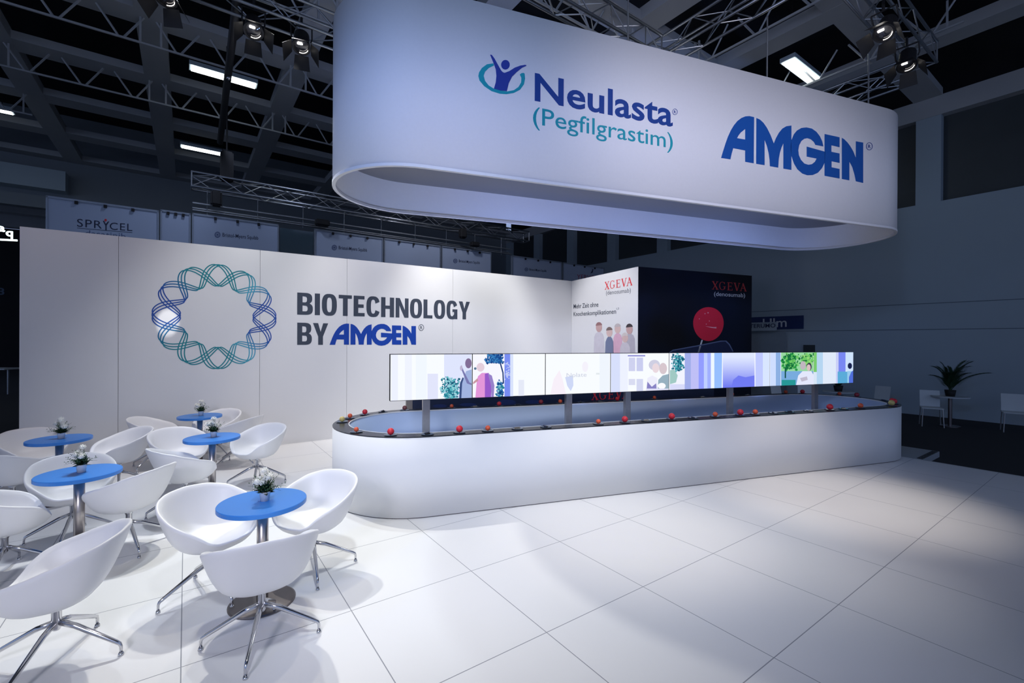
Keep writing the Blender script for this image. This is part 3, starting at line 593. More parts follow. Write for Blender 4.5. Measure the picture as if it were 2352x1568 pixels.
PICS = [
 [sr(898, 914, (236, 240, 255)), sr(930, 946, (238, 242, 255)), sr(955, 980, (240, 246, 255)), sr(982, 1006, (225, 228, 250), 858, 930), sr(1020, 1083, (222, 228, 252))] + blobs(1010, 866, 1056, 914, 110, 4.2, TE) + blobs(1022, 885, 1058, 916, 40, 5, TE)
  + [([(1054, 918), (1056, 880), (1062, 866), (1070, 872), (1070, 918)], (60, 80, 130)), ([(1059, 918), (1061, 880), (1070, 852), (1083, 848), (1083, 918)], (160, 178, 222)), ([(1057, 842), (1060, 838), (1064, 850), (1078, 878), (1083, 880), (1083, 884), (1072, 880)], (120, 120, 175)), (ell(1075.5, 834, 7.5, 11.5), (130, 110, 150)), (ell(1059, 845, 3, 6), (190, 180, 210))],
 [sr(1083, 1158, (246, 246, 255))] + blobs(1114, 812, 1156, 834, 120, 4, DB) + blobs(1138, 873, 1156, 914, 70, 4, DB + TE) + [([(1146, 830), (1149, 830), (1156, 855), (1157, 880), (1154, 880), (1153, 856)], (30, 60, 120)),
  ([(1091, 916), (1094, 880), (1097, 864), (1106, 856), (1120, 856), (1120, 916)], (225, 150, 215)), ([(1113, 916), (1113, 858), (1122, 856), (1128, 880), (1127, 916)], (150, 90, 200)), ([(1120, 857), (1129, 862), (1135, 885), (1133, 914), (1128, 914), (1127, 885)], (150, 130, 200)), ([(1079, 884), (1096, 868), (1098, 874), (1083, 884)], (200, 150, 160)), (ell(1103, 843, 9, 10), (226, 205, 218)), (ell(1091, 846, 3, 3), (90, 120, 150)), sr(1158, 1171, (120, 140, 240)), sr(1171, 1178, (215, 225, 250)), sr(1190, 1203, (228, 232, 246), 872, 930)] + blobs(1159, 832, 1171, 870, 20, 3, [(190, 200, 245)]),
 [sr(1377, 1400, (238, 244, 252)), ([(1298, 866), (1316, 862), (1317, 885), (1311, 898), (1303, 886)], (205, 215, 245)), ([(1264, 905), (1272, 870), (1285, 850), (1292, 870), (1300, 905)], (246, 238, 248)), (ell(1344, 842, 7, 12), (243, 240, 250)), sr(1369, 1377, (225, 232, 235), 856, 860)],
 [sr(1403, 1424, (214, 222, 250)), sr(1424, 1442, (236, 240, 255)), sr(1444, 1459, (205, 208, 238), 821, 852), sr(1462, 1477, (200, 204, 238), 821, 852), sr(1442, 1482, (150, 150, 215), 815, 818.5), sr(1444, 1459, (215, 218, 240), 870, 884), sr(1462, 1477, (210, 214, 240), 870, 898), (ell(1503, 838, 13, 12), (205, 205, 225)), (ell(1506, 845, 8, 11), (232, 215, 222)), ([(1483, 905), (1487, 868), (1498, 862), (1510, 868), (1510, 905)], (236, 236, 250)), ([(1484, 905), (1487, 876), (1497, 888), (1507, 880), (1509, 905)], (135, 130, 195)), (ell(1523, 846, 9, 13), (214, 198, 205)), ([(1510, 905), (1512, 872), (1522, 862), (1538, 858), (1538, 905)], (150, 175, 190)), (ell(1520, 886, 9, 7), (250, 250, 255)), sr(1484, 1538, (222, 222, 245), 892, 930)],
 [sr(1538, 1572, (240, 242, 255))] + blobs(1543, 812, 1570, 852, 90, 4, TE[:3]) + [([(1538, 882), (1538, 850), (1548, 848), (1556, 862), (1552, 878)], (160, 200, 195)), sr(1538, 1590, (215, 218, 248), 882, 930), sr(1572, 1586, (160, 172, 232)), sr(1586, 1604, (190, 190, 245)), sr(1604, 1616, (146, 156, 255)), sr(1616, 1624, (190, 205, 255)), sr(1624, 1632, (160, 175, 255)), sr(1632, 1640, (235, 245, 255)), sr(1640, 1660, (150, 190, 255))],
 [([(1660, 805 + i * 3), (1770, 805 + i * 3), (1770, 809 + i * 3), (1660, 809 + i * 3)], tuple(round(a + (b - a) * min(1, max(0, (i - 4) / 24)) ** 1.2) for a, b in zip((222, 230, 255), (108, 118, 240)))) for i in range(30)] + [([(1676, 905), (1684, 872), (1696, 862), (1712, 866), (1733, 862), (1733, 905)], (112, 122, 240))] + [sr(1733, 1735, (245, 248, 255)), sr(1735, 1752, (190, 200, 255)), sr(1752, 1769, (215, 228, 255))],
 [sr(1768, 1782, (205, 220, 255)), sr(1782, 1793, (140, 175, 225)), sr(1794, 1868, (150, 215, 160), 800, 852), sr(1794, 1868, (120, 170, 220), 852, 930)] + blobs(1796, 812, 1835, 848, 110, 5, GR[:3]) + blobs(1835, 812, 1868, 840, 50, 5, GR[1:]) + [([(1801, 845), (1804, 845), (1804, 868), (1801, 868)], (20, 80, 70)), sr(1794, 1826, (40, 150, 150), 872, 930), ([(1826, 890), (1832, 862), (1842, 852), (1862, 852), (1868, 862), (1868, 890)], (226, 230, 250)), (ell(1843, 839, 6.5, 10), (190, 180, 190)), (ell(1857, 842, 6, 9), (60, 55, 80)), (ell(1856, 844, 4.5, 7.5), (215, 190, 190)), ([(1836, 868), (1852, 864), (1854, 872), (1840, 876)], (190, 185, 205))],
 [sr(1868, 1876, (120, 200, 110), 800, 854), sr(1868, 1876, (215, 228, 245), 854, 930), sr(1876, 1890, (180, 212, 240)), sr(1890, 1920, (222, 232, 248)), sr(1920, 1926, (200, 205, 245)), sr(1926, 1942, (120, 135, 240)), sr(1924, 1946, (90, 170, 215), 853, 930), sr(1942, 1960, (205, 225, 250), 800, 852), sr(1946, 1960, (150, 200, 235), 852, 930), (ell(1952, 840, 5, 7), (25, 35, 80)), ([(1950, 890), (1950, 866), (1955, 854), (1960, 850), (1960, 890)], (80, 110, 215))],
]
ORD = ['first', 'second', 'third', 'fourth', 'fifth', 'sixth', 'seventh', 'eighth']
SDESC = ['man pointing beside green bushes', 'person in a pink top beside a tall tree', 'faint white picture with pale lettering', 'couple with a coffee cup before a building', 'teal tree and violet stripes', 'blue sky fading from white', 'couple hugging under green trees', 'pale stripes and a dark-haired head at the edge']
def clip_poly(pts, x0, x1, z0, z1):
    for ax, lim, sg in ((0, x0, 1), (0, x1, -1), (1, z0, 1), (1, z1, -1)):
        out = []
        for i in range(len(pts)):
            a, b = pts[i], pts[(i + 1) % len(pts)]; ia, ib = (a[ax] - lim) * sg >= 0, (b[ax] - lim) * sg >= 0
            if ia: out.append(a)
            if ia != ib:
                t = (lim - a[ax]) / (b[ax] - a[ax]); out.append((a[0] + (b[0] - a[0]) * t, a[1] + (b[1] - a[1]) * t))
        pts = out
        if len(pts) < 3: return []
    return pts
for i in range(8):
    x0, x1 = i * SW, (i + 1) * SW
    e = empty('video_screen', S0 + ES * (x0 + x1) / 2 + UP * SZ0, label='%s screen from the left, %s' % (ORD[i], SDESC[i]), cat='screen', group='video screens in a row over the counter')
    bm = bmesh.new(); box(bm, S0 + ES * (x0 + x1) / 2 - NS * .055 + UP * (SZ0 + SZ1) / 2, SW / 2 - .0005, .05, (SZ1 - SZ0) / 2, ES, -NS)
    under(fin('casing', bm, M_black, None), e)
    mx = .006
    bm = bmesh.new(); box(bm, S0 + ES * (x0 + x1) / 2 - NS * .004 + UP * (SZ0 + SZ1) / 2, SW / 2 - mx, .003, (SZ1 - SZ0) / 2 - mx, ES, -NS)
    under(fin('display_panel', bm, emis((.93, .96, 1), 1.02), None), e)
    bm = bmesh.new(); mats = []; idx = {}
    for k, (pts, c) in enumerate(PICS[i]):
        q = clip_poly([PS.px(*p) for p in pts], x0 + mx, x1 - mx, SZ0 + mx, SZ1 - mx)
        if len(q) < 3: continue
        m = emis(lin(*c), 1.02)
        if m.name not in idx: idx[m.name] = len(mats); mats.append(m)
        vs = [bm.verts.new(S0 + ES * p[0] + UP * p[1] + NS * (.0002 + k * 3e-5)) for p in q]
        bm.faces.new(vs).material_index = idx[m.name]
    under(fin('picture', bm, mats, None), e)
    if i == 2: U(text_on, e, PS, 'lettering', 'Nplate', emis(lin(205, 210, 225), 1.02), None, (1301, 866), (1347, 864.5), (1301, 856), 0, off=.003)
pst = [983, 1316, 1453, 1692, 1889]
for k, u in enumerate(pst):
    x = PS.px(u, 930)[0]; p = S0 + ES * x - NS * .14
    bm = bmesh.new(); box(bm, V((0, 0, .66)), .045, .03, .66, ES, -NS); box(bm, V((0, 0, .008)), .1, .08, .008, ES, -NS)
    o = fin('screen_post', bm, M_steel); o.location = p
    tag(o, '%s grey steel post from the left inside the counter, carrying the screens' % ORD[k], 'post', 'posts under the screens')

# ------------------------------------------------------------------ exhibits on the counter: balls and gadgets on small glass dishes
random.seed(7)
M_dish = mat('smoked_glass_dish', (.10, .13, .18), .1, noise=.05, nscale=20)
BALLC = {'red': (215, 45, 60), 'orange': (225, 95, 60), 'yellow': (205, 185, 115), 'dark red': (150, 45, 60), 'brown': (130, 75, 75)}
front = [(786, 969, 'yellow', 34), (829, 990, 'orange', 27), (903, 996, 'red', 38), (1054, 992, 'red', 39), (1120, 989, 'orange', 30), (1190, 986, 'gadget', 0), (1258, 983, 'dark', 0), (1375, 974, 'orange', 30), (1435, 970, 'red', 40), (1485, 967, 'gadget', 0), (1541, 963, 'red', 42), (1590, 960, 'dark', 0), (1641, 957, 'orange', 34), (1696, 953, 'red', 43), (1736, 952, 'orange', 36), (1775, 949, 'dark', 0), (1815, 947, 'dark', 0), (1855, 944, 'gadget', 0), (1897, 940, 'red', 46), (1935, 939, 'gadget', 0), (1969, 936, 'orange', 38), (840, 996, 'none', 0), (983, 999, 'dark', 0)]
front = [x for x in front if x[2] != 'none']
back = [(794, 960, 'orange', 30), (829, 951, 'red', 36), (876, 945, 'dark', 0), (927, 940, 'brown', 34), (1037, 937, 'orange', 30), (1091, 935, 'gadget', 0), (1145, 932, 'red', 36), (1190, 931, 'dark', 0), (1241, 928, 'dark red', 38), (1285, 926, 'orange', 34), (1332, 924, 'dark', 0), (1378, 922, 'gadget', 0), (1418, 921, 'red', 36), (1497, 916, 'orange', 32), (1612, 912, 'gadget', 0), (1678, 909, 'orange', 36), (1712, 907, 'gadget', 0), (1803, 904, 'orange', 36), (1838, 903, 'red', 42), (1929, 908, 'orange', 34), (1977, 911, 'dark red', 42), (2020, 920, 'dark', 0), (2040, 931, 'yellow', 46), (2050, 925, 'red', 40), (2057, 927, 'red', 44)]
def snap(p):
    """nearest point on the middle line of the counter's top band"""
    d = p - CC; s, o = d.dot(EC), d.dot(NC); r = CR - CWD / 2
    if abs(s) <= CL / 2: return CC + EC * s + NC * (r if o > 0 else -r)
    c = CC + EC * (CL / 2 if s > 0 else -CL / 2); q = p - c; q.z = 0; return c + q.normalized() * r
dish0 = ball0 = None
placed = []
for row, items in (('front', front), ('back', back)):
    cnt = {}
    items = sorted(items, key=lambda x: x[0])
    tot = len(items)
    for n, (u, v, kind, mm) in enumerate(items):
        p = snap(at(u, v, CZ)); 
        for _ in range(8):
            for qd in placed:
                d = p - qd; d.z = 0
                if d.length < .152: p = snap(p + d.normalized() * (.155 - d.length))
        placed.append(V((p.x, p.y, 0)))
        side = 'counter near side' if row == 'front' else 'counter far side'
        rank = '%d%s' % (n + 1, {1: 'st', 2: 'nd', 3: 'rd'}.get((n + 1) % 10 if (n + 1) not in (11, 12, 13) else 0, 'th'))
        bm = bmesh.new(); lathe(bm, [(0, 0), (.05, 0), (.070, .007), (.073, .010), (.068, .010), (.05, .004), (0, .004)], 28)
        if dish0 is None:
            d = fin('glass_dish', bm, M_dish, None, True); dish0 = d
        else:
            bm.free(); d = dish0.copy(); COL.objects.link(d)
        d.location = (p.x, p.y, CZ + .0003)
        what = {'gadget': 'silver exhibit', 'dark': 'dark exhibit'}.get(kind, kind + ' ball')
        tag(d, 'glass dish under the %s, %s dish from left, %s' % (what, rank, side), 'dish', 'dishes on the counter')
        if kind in BALLC:
            r = mm / 1000
            if ball0 is None:
                bm = bmesh.new(); ball(bm, (0, 0, 0), 1, 20); b = fin('exhibit_ball', bm, mat('ball_red', lin(215, 45, 60), .45, noise=.15, nscale=3), None, True); ball0 = b
            b = bpy.data.objects.new('exhibit_ball', ball0.data.copy()) if ball0 and n + (row == 'back') else ball0
            if b is not ball0: COL.objects.link(b)
            b.data.materials.clear(); b.data.materials.append(mat('ball_' + kind.replace(' ', '_'), lin(*BALLC[kind]), .45, noise=.15, nscale=3))
            b.scale = (r,) * 3; b.location = (p.x, p.y, CZ + .0045 + r)
            tag(b, '%s ball on the %s dish from left, %s' % (kind, rank, side), 'ball', 'balls on the counter')
        else:
            t = empty('exhibit_model', (p.x, p.y, CZ + .0045), random.uniform(0, 3), label='small %s on the %s dish from left, %s' % ('silver gold model' if kind == 'gadget' else 'dark model', rank, side), cat='exhibit', group='small models on the counter')
            mm_ = (mat('gold_metal', (.8, .62, .4), .2, 1, noise=.05), M_chrome) if kind == 'gadget' else (M_blackmet, mat('dark_blue_plastic', (.02, .03, .08), .4, noise=.1))
            bm = bmesh.new(); box(bm, (0, 0, .007), .034, .012, .007); bmesh.ops.bevel(bm, geom=bm.edges[:], offset=.003, segments=2, affect='EDGES'); fin('model_body', bm, mm_[0], t)
            bm = bmesh.new(); tube(bm, [(-.03, .014, .012), (.034, .012, .014)], .008, 10); fin('model_rod', bm, mm_[1], t)

# ------------------------------------------------------------------ chairs
def chair_shell():
    N = 56; ZB, SEAT = .358, .435
    def rim(f):   # f = angle from the back, 0..pi
        a = abs(f); pts = [(0, .765), (.5, .756), (.9, .73), (1.3, .678), (1.6, .638), (1.9, .608), (2.12, .578), (2.32, .535), (2.5, .482), (2.68, .456), (pi + .01, .450)]
        for (x0, y0), (x1, y1) in zip(pts[:-1], pts[1:]):
            if x0 <= a <= x1:
                t = (a - x0) / (x1 - x0); t = t * t * (3 - 2 * t) * .35 + t * .65; return y0 + (y1 - y0) * t
        return .45
    def rad(f):
        c, s = cos(f), sin(f); rx, ry = (.30 if c > 0 else .27), .335
        n = 2.55; return 1 / ((abs(c) / rx) ** n + (abs(s) / ry) ** n) ** (1 / n)
    outer = [(0, 0), (.30, 0), (.52, .03), (.70, .14), (.83, .38), (.92, .66), (.975, .88)]
    inner = [(.875, .90), (.83, .68), (.77, .42), (.68, .20), (.55, .06), (.32, .0), (0, -.02)]
    bm = bmesh.new(); rings = []
    prof = [('o',) + q for q in outer] + [('l', 1.0, -.012), ('l', .985, .004), ('l', .945, .006), ('l', .905, -.012)] + [('i',) + q for q in inner]
    for k, rf, zf in prof:
        if rf == 0: rings.append([bm.verts.new((0, 0, ZB if k == 'o' else SEAT - .004))]); continue
        ring = []
        for j in range(N):
            f = 2 * pi * j / N - pi; h, r = rim(f), rad(f)
            z = ZB + (h - ZB) * zf if k == 'o' else (h + zf if k == 'l' else SEAT + (h - SEAT) * zf)
            lean = .05 * max(0, cos(f)) * max(0, (z - SEAT)) / .33
            ring.append(bm.verts.new((-cos(f) * r * rf - lean, sin(f) * r * rf, z)))
        rings.append(ring)
    for a, b in zip(rings[:-1], rings[1:]):
        for j in range(N):
            q = list(dict.fromkeys([a[j % len(a)], a[(j + 1) % len(a)], b[(j + 1) % len(b)], b[j % len(b)]])); bm.faces.new(q)
    return bm
def make_chair():
    t = empty('tub_chair')
    s = fin('seat_shell', chair_shell(), M_shell, t, True)
    md = s.modifiers.new('s', 'SUBSURF'); md.levels = 1; md.render_levels = 1
    bm = bmesh.new(); lathe(bm, [(0, .345), (.034, .345), (.030, .318), (.024, .31), (.024, .205), (.018, .192), (0, .19)], 20); fin('column', bm, M_chrome, t, True)
    for k in range(4):
        a = pi / 4 + k * pi / 2; d = V((cos(a), sin(a), 0)); bm = bmesh.new(); z = V((0, 0, 1))
        tube(bm, [d * .018 + z * .235, d * .10 + z * .205, d * .315 + z * .085, d * .338 + z * .070, d * .345 + z * .052, d * .345 + z * .014], [.017, .0165, .0125, .011, .009, .008], 10)
        l = fin('leg', bm, M_chrome, t, True)
        bm = bmesh.new(); lathe(bm, [(0, .016), (.012, .016), (.016, .006), (.015, 0), (0, 0)], 14, d * .345); fin('glide', bm, M_chrome, l, True)
    return t
TABLES = {'front': (-1.845, 3.40), 'left': (-3.865, 4.095), 'rear left': (-5.40, 5.47), 'middle': (-3.66, 5.60), 'rear': (-4.875, 7.16)}
def tc_(n): return V(TABLES[n] + (0,))
# centre on the floor, table it turns to (or a bearing), turn of the star base, label
CH = [
 ((-1.61, 2.96), 'front', 6, 'white tub chair seen from behind, nearest the camera at the front blue table'),
 ((-2.30, 3.53), 'front', -8, 'white tub chair left of the front blue table, its seat open to view'),
 ((-1.67, 3.865), 'front', 0, 'white tub chair right of the front blue table, beside the counter end'),
 ((-3.575, 4.28), (-1, .02), 0, 'white tub chair right of the left blue table, back toward the front table'),
 ((-4.28, 4.47), 'left', 0, 'white tub chair behind the left blue table'),
 ((-4.14, 3.74), 'left', 0, 'white tub chair cut by the left border, in front of the left table'),
 ((-2.74, 2.76), (-.91, -.40), 0, 'large white tub chair in the lower left corner, facing out of the picture'),
 ((-6.10, 5.85), 'rear left', 0, 'white tub chair behind the rear left blue table against the wall'),
 ((-5.45, 5.00), 'rear left', 0, 'white tub chair back at the left border below the rear left table'),
 ((-5.06, 5.90), 'rear left', 8, 'white tub chair right of the rear left blue table, open side left'),
 ((-4.30, 5.95), 'middle', 0, 'white tub chair left of the middle blue table with white flowers'),
 ((-3.66, 5.14), (.55, .83), 0, 'white tub chair seen from behind in front of the middle blue table'),
 ((-3.44, 6.19), 'middle', 0, 'white tub chair right of the middle blue table near the wall'),
 ((-5.42, 6.98), 'rear', 0, 'white tub chair left of the farthest blue table by the wall'),
 ((-4.84, 7.50), 'rear', 0, 'white tub chair behind the farthest blue table, mostly hidden'),
 ((-4.26, 7.12), 'rear', 0, 'white tub chair right of the farthest table, behind the middle flowers'),
]
proto = make_chair()
for i, (p, to, rot, lab) in enumerate(CH):
    c = proto if i == 0 else copy_tree(proto)
    d = (tc_(to) - V(p + (0,))) if isinstance(to, str) else V(to + (0,))
    c.location = (p[0], p[1], .0005); c.rotation_euler = (0, 0, math.atan2(d.y, d.x) + radians(rot))
    yaw = {0: 15, 1: 53, 2: 29, 3: 52, 6: 10, 12: 23}.get(i)          # the seats swivel on their star bases
    if yaw is not None:
        for l in c.children:
            if l.name.startswith('leg'): l.rotation_euler = (0, 0, radians(yaw - 45) - c.rotation_euler.z)
    tag(c, lab, 'chair', 'white tub chairs around the blue tables')

# ------------------------------------------------------------------ tables and flower pots
def make_table():
    t = empty('bistro_table')
    bm = bmesh.new(); lathe(bm, [(0, .715), (.292, .715), (.297, .719), (.297, .746), (.294, .75), (0, .75)], 72); fin('table_top', bm, M_blue, t)
    bm = bmesh.new(); lathe(bm, [(0, .014), (.039, .014), (.039, .715), (0, .715)], 32); fin('column', bm, M_steel, t, True)
    bm = bmesh.new(); lathe(bm, [(0, 0), (.225, 0), (.225, .007), (.215, .011), (.05, .014), (0, .014)], 48); fin('base_plate', bm, M_darkst, t)
    return t
def make_flowers(seed):
    rnd = random.Random(seed); t = empty('flower_pot')
    bm = bmesh.new(); lathe(bm, [(0, 0), (.026, 0), (.032, .055), (.034, .058), (.030, .058), (.026, .045), (0, .045)], 24); fin('pot', bm, M_pot, t, True)
    bm = bmesh.new()
    def leaf(p, d, l, w):
        d = d.normalized(); s = d.cross(V((0, 0, 1))); s = s.normalized() if s.length > .01 else V((1, 0, 0)); n = s.cross(d)
        a = [p, p + d * l * .4 + s * w + n * w * .2, p + d * l, p + d * l * .4 - s * w + n * w * .2]
        bm.faces.new([bm.verts.new(q) for q in a])
    for _ in range(95):
        a = rnd.uniform(0, 2 * pi); el = rnd.uniform(-.1, 1.1); d = V((cos(a) * cos(el), sin(a) * cos(el), sin(el)))
        leaf(V((cos(a) * .012, sin(a) * .012, rnd.uniform(.045, .085))), d, rnd.uniform(.035, .06), .013)
    fin('foliage', bm, M_green, t)
    bm = bmesh.new()
    for _ in range(34):
        a = rnd.uniform(0, 2 * pi); el = rnd.uniform(.25, 1.4); d = V((cos(a) * cos(el), sin(a) * cos(el), sin(el))); l = rnd.uniform(.07, .14)
        q = V((0, 0, .06)) + d * l + V((0, 0, -.2 * l * cos(el)))
        tube(bm, [V((0, 0, .06)), V((0, 0, .06)) + d * l * .6, q], [.0014, .0012, .0006], 3)
        for k in range(5): 
            b = V((0, 0, .06)) + d * l * rnd.uniform(.45, 1); ball(bm, b + V((rnd.uniform(-1, 1), rnd.uniform(-1, 1), rnd.uniform(-1, 1))) * .006, .0028, 5)
    fin('sprigs', bm, M_fern, t)
    for k in range(rnd.choice((5, 6, 6))):
        a = rnd.uniform(0, 2 * pi); rr = rnd.uniform(.012, .055) if k else .005; p = V((cos(a) * rr, sin(a) * rr, rnd.uniform(.115, .15) if k else .185)); R = rnd.uniform(.024, .033)
        bm = bmesh.new(); ball(bm, p, R * .7, 10, 1, 1, .75)
        for i in range(46):
            g = i * 2.39996; ze = 1 - 1.5 * i / 46; rr2 = sqrt(max(0, 1 - ze * ze)); d = V((cos(g) * rr2, sin(g) * rr2, ze * .8)).normalized()
            s = d.cross(V((.3, .2, 1))).normalized(); q = p + d * R * .55
            bm.faces.new([bm.verts.new(x) for x in (q, q + d * R * .35 + s * R * .2, q + d * R * .6, q + d * R * .35 - s * R * .2)])
        tube(bm, [(0, 0, .06), p], .002, 4)
        fin('bloom', bm, M_petal, t)
    return t
tproto = make_table()
for i, (n, (x, y)) in enumerate(TABLES.items()):
    t = tproto if i == 0 else copy_tree(tproto); t.location = (x, y, .0005)
    tag(t, {'front': 'round blue table nearest the camera, in front of the counter end', 'left': 'round blue table at left, behind the large corner chair', 'rear left': 'round blue table farthest left against the white wall', 'middle': 'round blue table in the middle between left and front tables', 'rear': 'smallest looking round blue table, farthest back by the white wall'}[n], 'table', 'round blue tables')
    g = make_flowers(20 + i); g.scale = (1.18,) * 3; g.location = (x + .01, y + .01, .7507); g.rotation_euler = (0, 0, i * 1.1)
    tag(g, 'white flowers in a small white pot on the %s blue table' % {'front': 'nearest', 'left': 'left', 'rear left': 'farthest left', 'middle': 'middle', 'rear': 'farthest back'}[n], 'flowers', 'white flower pots on the tables')

# ------------------------------------------------------------------ lighting rig over the stand
def truss(name, p0, p1, s, label, group='lighting trusses over the stand', m=None, step=.42):
    p0, p1 = V(p0), V(p1); d = (p1 - p0).normalized(); sd = d.cross(UP).normalized(); L = (p1 - p0).length
    e = empty(name, (p0 + p1) / 2, label=label, cat='truss', group=group); m = m or M_alu
    cs = [p0 + sd * (a * s / 2) + UP * (b * s / 2) for a, b in ((-1, -1), (1, -1), (1, 1), (-1, 1))]
    for c in cs:
        bm = bmesh.new(); tube(bm, [c, c + d * L], .024, 8); under(fin('chord', bm, m, None, True), e)
    n = max(1, int(L / step)); bm = bmesh.new()
    for f in range(4):
        a, b = cs[f], cs[(f + 1) % 4]
        for k in range(n):
            x, y = (a, b) if (k + f) % 2 else (b, a); tube(bm, [x + d * (L * k / n), y + d * (L * (k + 1) / n)], .010, 5)
        for q in (0, L): tube(bm, [a + d * q, b + d * q], .014, 5)
    under(fin('bracing', bm, m, None), e); return e
ZR = 7.0
truss('lighting_truss', W(7.85, -2.2, ZR), W(7.85, 7.6, ZR), .36, 'aluminium truss crossing the top left behind the oval sign, carrying spotlights')
truss('lighting_truss', W(5.08, 1.5, ZR), W(5.08, 6.6, ZR), .34, 'aluminium truss rising from behind the top edge of the oval sign')
truss('lighting_truss', W(1.2, 7.35, ZR + .42), W(8.2, 7.35, ZR + .42), .36, 'bright aluminium truss crossing above the sign with a lit corner')
truss('lighting_truss', W(2.4, 6.0, ZR), W(2.4, 10.6, ZR), .36, 'dark truss at top right carrying two spotlights')
truss('lighting_truss', W(2.7, 10.95, ZR), W(6.4, 10.95, ZR), .34, 'aluminium truss running behind the right end of the oval sign')
tag(bpy.data.objects['lighting_truss'], None)
bm = bmesh.new(); tube(bm, [W(7.7, .60, 7.05), W(9.6, .61, 6.82), W(12.45, .62, 6.45)], .062, 10)
tag(fin('cable_pipe', bm, M_blackmet, None, True), 'dark pipe running overhead from the near truss past the strip lamp', 'pipe')
bm = bmesh.new(); p = W(9.8, .62, 6.70)
ball(bm, p, .04, 10); fin('pipe_clamp', bm, M_chrome, bpy.data.objects['cable_pipe'], True)
def spotlight(p, aim, label, s=1.0):
    e = empty('stage_spotlight', p, label=label, cat='spotlight', group='spotlights on the truss')
    d = (V(aim) - V(p)).normalized(); q = d.to_track_quat('-Z', 'Y').to_matrix().to_4x4()
    M = Matrix.Translation(p) @ q @ Matrix.Scale(s, 4)
    def add(n, bm, m, sm=False):
        bmesh.ops.transform(bm, matrix=M, verts=bm.verts); under(fin(n, bm, m, None, sm), e)
    bm = bmesh.new(); lathe(bm, [(0, .34), (.07, .34), (.11, .30), (.115, .06), (.135, .05), (.135, .02), (.11, .02), (.108, .05), (0, .05)], 28); add('housing', bm, M_blackmet)
    bm = bmesh.new(); lathe(bm, [(.0, .030), (.04, .034), (.08, .046), (.106, .052)], 28); add('lens', bm, mat('lens_glass', (.03, .03, .035), .06, spec=1, noise=.02), True)
    bm = bmesh.new(); box(bm, (.02, .055, .026), .038, .016, .005); bmesh.ops.bevel(bm, geom=bm.edges[:], offset=.004, segments=2, affect='EDGES'); add('bulb', bm, emis((1, .95, .9), 12))
    bm = bmesh.new()
    tube(bm, [(.098 * cos(radians(q)), .098 * sin(radians(q)), .03) for q in range(200, 300, 10)], .004, 5); add('glowing_rim', bm, emis((1, .95, .9), 4))
    bm = bmesh.new()
    for k in range(4):
        a = k * pi / 2; x, y = V((cos(a), sin(a), 0)), V((-sin(a), cos(a), 0)); w = .12 if k % 2 else .15
        vs = [x * .135 - y * .10 + V((0, 0, .02)), x * .135 + y * .10 + V((0, 0, .02)), x * .25 + y * w + V((0, 0, -.17)), x * .25 - y * w + V((0, 0, -.17))]
        th = x * .004; a_ = [bm.verts.new(v) for v in vs]; b_ = [bm.verts.new(v + th) for v in vs]
        bm.faces.new(a_); bm.faces.new(b_)
        for i in range(4): bm.faces.new((a_[i], a_[(i + 1) % 4], b_[(i + 1) % 4], b_[i]))
    add('barn_doors', bm, M_blackmet)
    bm = bmesh.new(); P0 = V(p); top = P0 + UP * .36; sdv = d.cross(UP).normalized()
    c = P0 - d * .18
    for g in (-1, 1): tube(bm, [c + sdv * g * .13 * s, c + sdv * g * .15 * s + UP * .05, top + sdv * g * .15 * s - UP * .02], .012, 6)
    tube(bm, [top - sdv * .15 * s - UP * .02, top + sdv * .15 * s - UP * .02], .012, 6); tube(bm, [top - UP * .02, top + UP * .12], .02, 8)
    under(fin('yoke', bm, M_blackmet, None), e)
SL = ['middle spotlight of the three on the top left truss', 'rightmost spotlight of the three on the top left truss, its doors open downward', 'dim spotlight at the top border over the left ceiling beam', 'upper spotlight on the dark truss at top right', 'lower spotlight on the dark truss at top right, above the sign corner']
for (p, a), lab in zip(RIG, SL):
    d = (V(a) - V(p)).normalized(); spotlight(p - d * .06, a, lab)

# ------------------------------------------------------------------ neighbouring stand behind the white wall
BE = 12.5
PN = Plane(W(BE, 0), E2, -E1)
def pn(u, v): return PN.px(u, v)
M_pane = mat('pale_banner_panel', (.40, .47, .60), .35, noise=.05, nscale=1.5)  # pale blue-grey base colour with slight mottling
M_frame = mat('panel_frame_metal', (.30, .34, .40), .4, .5, noise=.1)
NT = [(105, 365, 'pale tall panel with a dark serifless product name, behind the wall at left', 4.68), (368, 438, 'narrow pale panel right of the red-dotted name panel', 4.71), (441, 640, 'pale panel with round emblem and company name, left of the glass gap', 4.73), (722, 880, 'pale panel right of the glass gap with emblem and company name', 4.75), (882, 1012, 'plain pale panel between two lettered pale panels', 4.76), (1014, 1128, 'pale lettered panel left of the dark gap near the sign', 4.77), (1176, 1290, 'pale lettered panel right of the dark gap', 4.77), (1293, 1388, 'last pale panel at right with red letters and a swoosh', 4.77)]
panes = []
for u0, u1, lab, zt in NT:
    x0, x1 = pn(u0, 560)[0], pn(u1, 560)[0]
    e = empty('neighbour_banner', W(BE, (x0 + x1) / 2), label=lab, cat='panel', group='pale panels of the stand behind'); panes.append(e)
    bm = bmesh.new(); prism(bm, rect(BE, BE + .04, x0 + .012, x1 - .012), HZ + .01, zt); under(fin('pane', bm, M_pane, None), e)
    bm = bmesh.new()
    for x in (x0, x1 - .03): prism(bm, rect(BE - .02, BE + .06, x, x + .03), HZ + .01, zt + .03)
    prism(bm, rect(BE - .02, BE + .06, x0, x1), zt - .005, zt + .035)
    under(fin('frame', bm, M_frame, None), e)
    for t in (.25, .5, .75):
        bm = bmesh.new(); box(bm, W(BE - .03, x0 + (x1 - x0) * t, zt - .03), .025, .02, .03, E2, E1); under(fin('clip', bm, M_black, None), e)
M_dk = mat('lettering_dark_navy', lin(32, 40, 70), .5, noise=.01)
